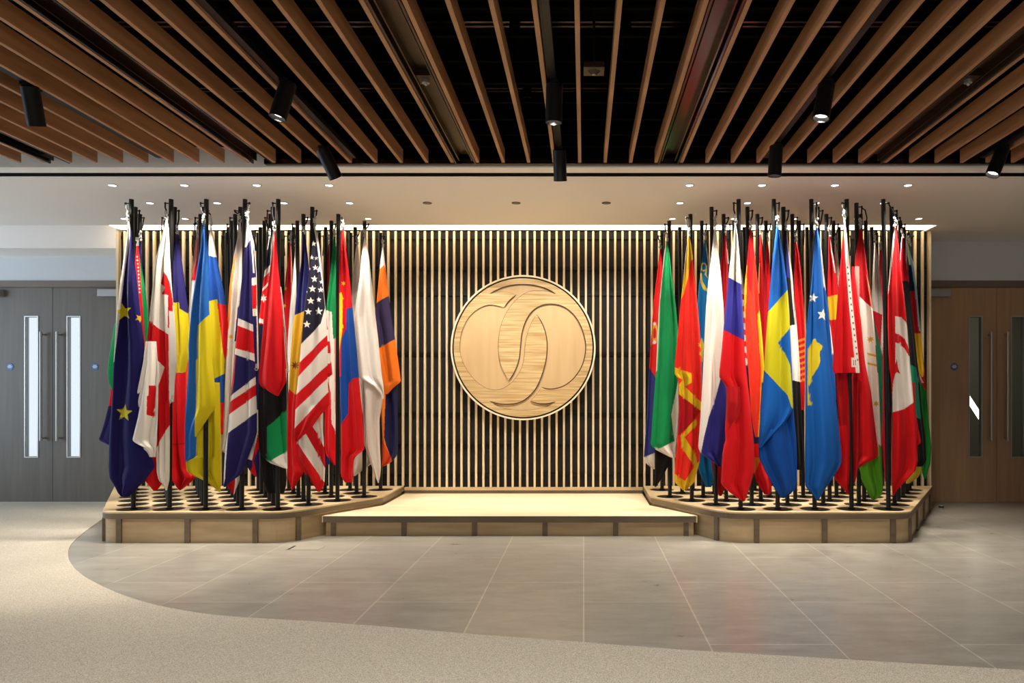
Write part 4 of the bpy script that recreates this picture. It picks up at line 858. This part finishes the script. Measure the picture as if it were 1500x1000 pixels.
flag('blue flag with a gold ornament behind the red and yellow bordered flag', 1027.9, 3, (1032.3, 352), [
  Ly(TEAL, [(352,1031.5,1033.2),(362,1030.5,1035),(375,1029,1037.5),(393,1027,1038.5),(419,1023.6,1039.5),(452,1021,1037),(540,1020,1036),(600,1021,1040),(670,1020,1046),(686,1022.5,1046),(700,1028,1045),(713,1033.5,1042)],
     [((190,168,40), oval(1030.5,391,4.5,6.5)), (TEAL, oval(1031,391,2.8,4.6)), ((190,168,40), [(1034,392),(1036,388),(1035,402),(1037,408),(1032,402)]), ((190,168,40), [(1026,400),(1028,400),(1029,412),(1034,421),(1037,424),(1036,427),(1030,424),(1026,414)]),
      ((190,168,40), [(1025,500),(1028,494),(1031,505),(1029,530),(1026,530)]), (HDR, [(1033,350),(1036,355),(1040,395),(1038,395),(1034.5,368)])], d=-.02, k=1.6)])
flag('narrow red flag, right of a close red pair beside the yellow cross flag', 1121.8, 3, (1124, 354), [
  Ly(RED, [(354,1123.2,1124.8),(370,1121.8,1126.8),(400,1121,1128.5),(430,1119,1129),(500,1118,1126),(530,1119,1124)], d=-.02, k=1.5)])
flag('small pinkish red flag behind the red and yellow banded flag', 1220.7, 3, (1223.5, 357), [
  Ly((190,40,52), [(357,1222.5,1224.4),(375,1222,1228),(400,1222,1231),(440,1222,1231),(500,1224,1230)], [(HDR, [(1222,355),(1226,355),(1229.5,400),(1228,420),(1223.5,380)])], d=-.02, k=1.4)])
flag('dark green flag sliver between the gold crown flag and the white disc flag', 1268.0, 3, (1262.7, 356), [
  Ly((12,94,66), [(356,1262,1263.4),(400,1264,1269),(440,1268,1275),(480,1281,1283),(520,1283,1292.5),(560,1284,1293),(600,1285,1293),(640,1287,1292)], d=.03, k=1.2)])
flag('white over red flag right of the gold crown flag', 1276.7, 4, (1281.8, 357), [
  Ly(OWHT, [(357,1281,1282.6),(370,1280,1285),(408,1277.5,1289.5),(448,1276,1293.2),(500,1279,1294.5),(540,1285,1295),(600,1289,1295.5),(640,1291,1295),(660,1293,1295)],
     [((196,20,40), [(1270,454),(1278,454.5),(1294,461.5),(1300,464),(1300,665),(1270,665)]), (HDR, [(1293,450),(1296,455),(1291,545),(1286.5,545),(1290,500)])], d=-.03, k=1.7)])
flag('navy, red and gold striped flag with pale hoist, near the right edge', 1323.5, 4, (1329.3, 357), [
  Ly((24,34,66), [(357,1328.5,1330.2),(370,1329,1333),(386,1331,1338.3),(426,1332.5,1343),(485,1338,1348),(540,1342,1353),(547,1345,1353),(552,1349,1352)],
     [((196,22,30), [(1325,426),(1350,426),(1352,489),(1325,489)]), ((214,168,30), [(1325,489),(1360,487),(1360,560),(1325,560)]),
      ((150,196,214), [(1328,355),(1332,357),(1339.5,386),(1344.5,426),(1349.5,485),(1346,485),(1340.5,430),(1335.5,392)]), (HDR, [(1326,355),(1330,355),(1334,388),(1331.5,388)])], d=-.02, k=1.2)])
flag('red and dark blue flag, leftmost of the right cluster', 969.9, 5, (967.2, 364), [
  Ly((210,30,28), [(364,966.5,968.2),(380,964.8,969.4),(404,962,970.5),(441,957.5,970.5),(474,955,969),(507,953,968),(543,951,966),(575,949,966),(607,947.6,965),(640,945.2,963),(662,943.7,961),(675,943,960),(681,949,959.5),(687,956.5,959)],
     [((46,52,120), [(940,535),(951,538),(960,553),(972,570),(972,660),(958,664),(944,670),(935,672)]), (OWHT, [(935,670),(944,669),(958,663.5),(972,660),(972,695),(935,695)]),
      ((206,150,60), oval(959,488,4.5,16)), (OWHT, star(958.5,474,3.5,6)), ((200,30,40), oval(959,488,2.4,8)), (OWHT, oval(958.5,501,3,2.5))], d=-.02, k=1.6)])
flag('crimson flag sliver close to the rearmost poles beside the white over red flag', 1283.8, 5, (1289, 366), [
  Ly(CRIM, [(366,1288.3,1289.8),(385,1287.5,1293),(420,1288,1295),(500,1290,1298),(600,1290,1300),(660,1293,1300),(705,1296,1300)], d=-.02, k=1.3)])
flag('green flag with a red top edge, last on the right of the right cluster', 1330.5, 5, (1332.5, 360), [
  Ly((26,120,40), [(360,1332,1333),(390,1333,1337),(430,1335,1341),(465,1339,1345),(500,1343,1349),(540,1345,1354),(560,1346,1355.5),(581,1348,1357.5),(618,1350,1360.5),(653,1350,1363.7),(678,1350,1362.7),(690,1350,1359),(701,1353.5,1356)],
     [((206,30,30), [(1338,495),(1362,495),(1362,568),(1355,571),(1350,561),(1346,560)]), (WHT, [(1346,548),(1353,560),(1350,561)])], d=-.02, k=1.3)])
flag('dark red flag with white checks, sliver right of the white, blue and red striped flag', 1090.0, 4, (1079, 340), [
  Ly(WHT, [(340,1078.4,1079.6),(370,1079,1082),(398,1084.5,1086.5),(430,1086,1091),(450,1086,1093),(496,1088,1097),(540,1091,1100),(574,1095,1103.5),(610,1099,1108.5),(640,1101,1112),(677,1101,1112),(692,1103,1107)],
     [((224,60,50), [(1083,430+i*17),(1100,433+i*17),(1100,441+i*17),(1083,438+i*17)]) for i in range(6)]+[((40,38,90), [(1090,535),(1096,534),(1100,574),(1103,606),(1115,640),(1115,680),(1098,680),(1094,600)]), (WHT, [(1100,545),(1103,574),(1112,634),(1109,620),(1103,607),(1097,560)])], d=-.02, k=1.1)])

# ---- the remaining poles of both clusters: their cloth is out of sight, the poles and bases show
names = ['front', 'second', 'third', 'fourth', 'fifth', 'rearmost']
for sd in (-1, 1):
    for r, lat in enumerate(lattice(sd)):
        order = sorted(range(len(lat)), key=lambda q: lat[q][0])
        for n_, j in enumerate(order):
            if j in USED[sd][r]: continue
            x, D = lat[j]
            t = thing('flagpole', 'bare black flagpole in the %s row of the %s cluster, %s pole from the left' % (names[r], 'left' if sd < 0 else 'right', ordinal(n_+1)), 'flagpole', (x, D, ZP-.0255), 'bare flagpoles of both clusters')
            tx = x+random.uniform(-.012, .012)-(.03 if sd > 0 else 0); pole_parts(t, tx, D, x)
            s = random.choice((-1, 1)); z = EYE+1.655-.035; x = tx
            MB().tube([(x, D, z), (x+s*.042, D-.01, z)], .005, 8).ball((x+s*.042, D-.01, z), .010, 6).tube([(x+s*.042, D-.012, z), (x+s*.046, D-.014, z-.1), (x+s*.038, D-.014, z-.2)], .006, 6).build('halyard', M['black'], t, smooth=True)
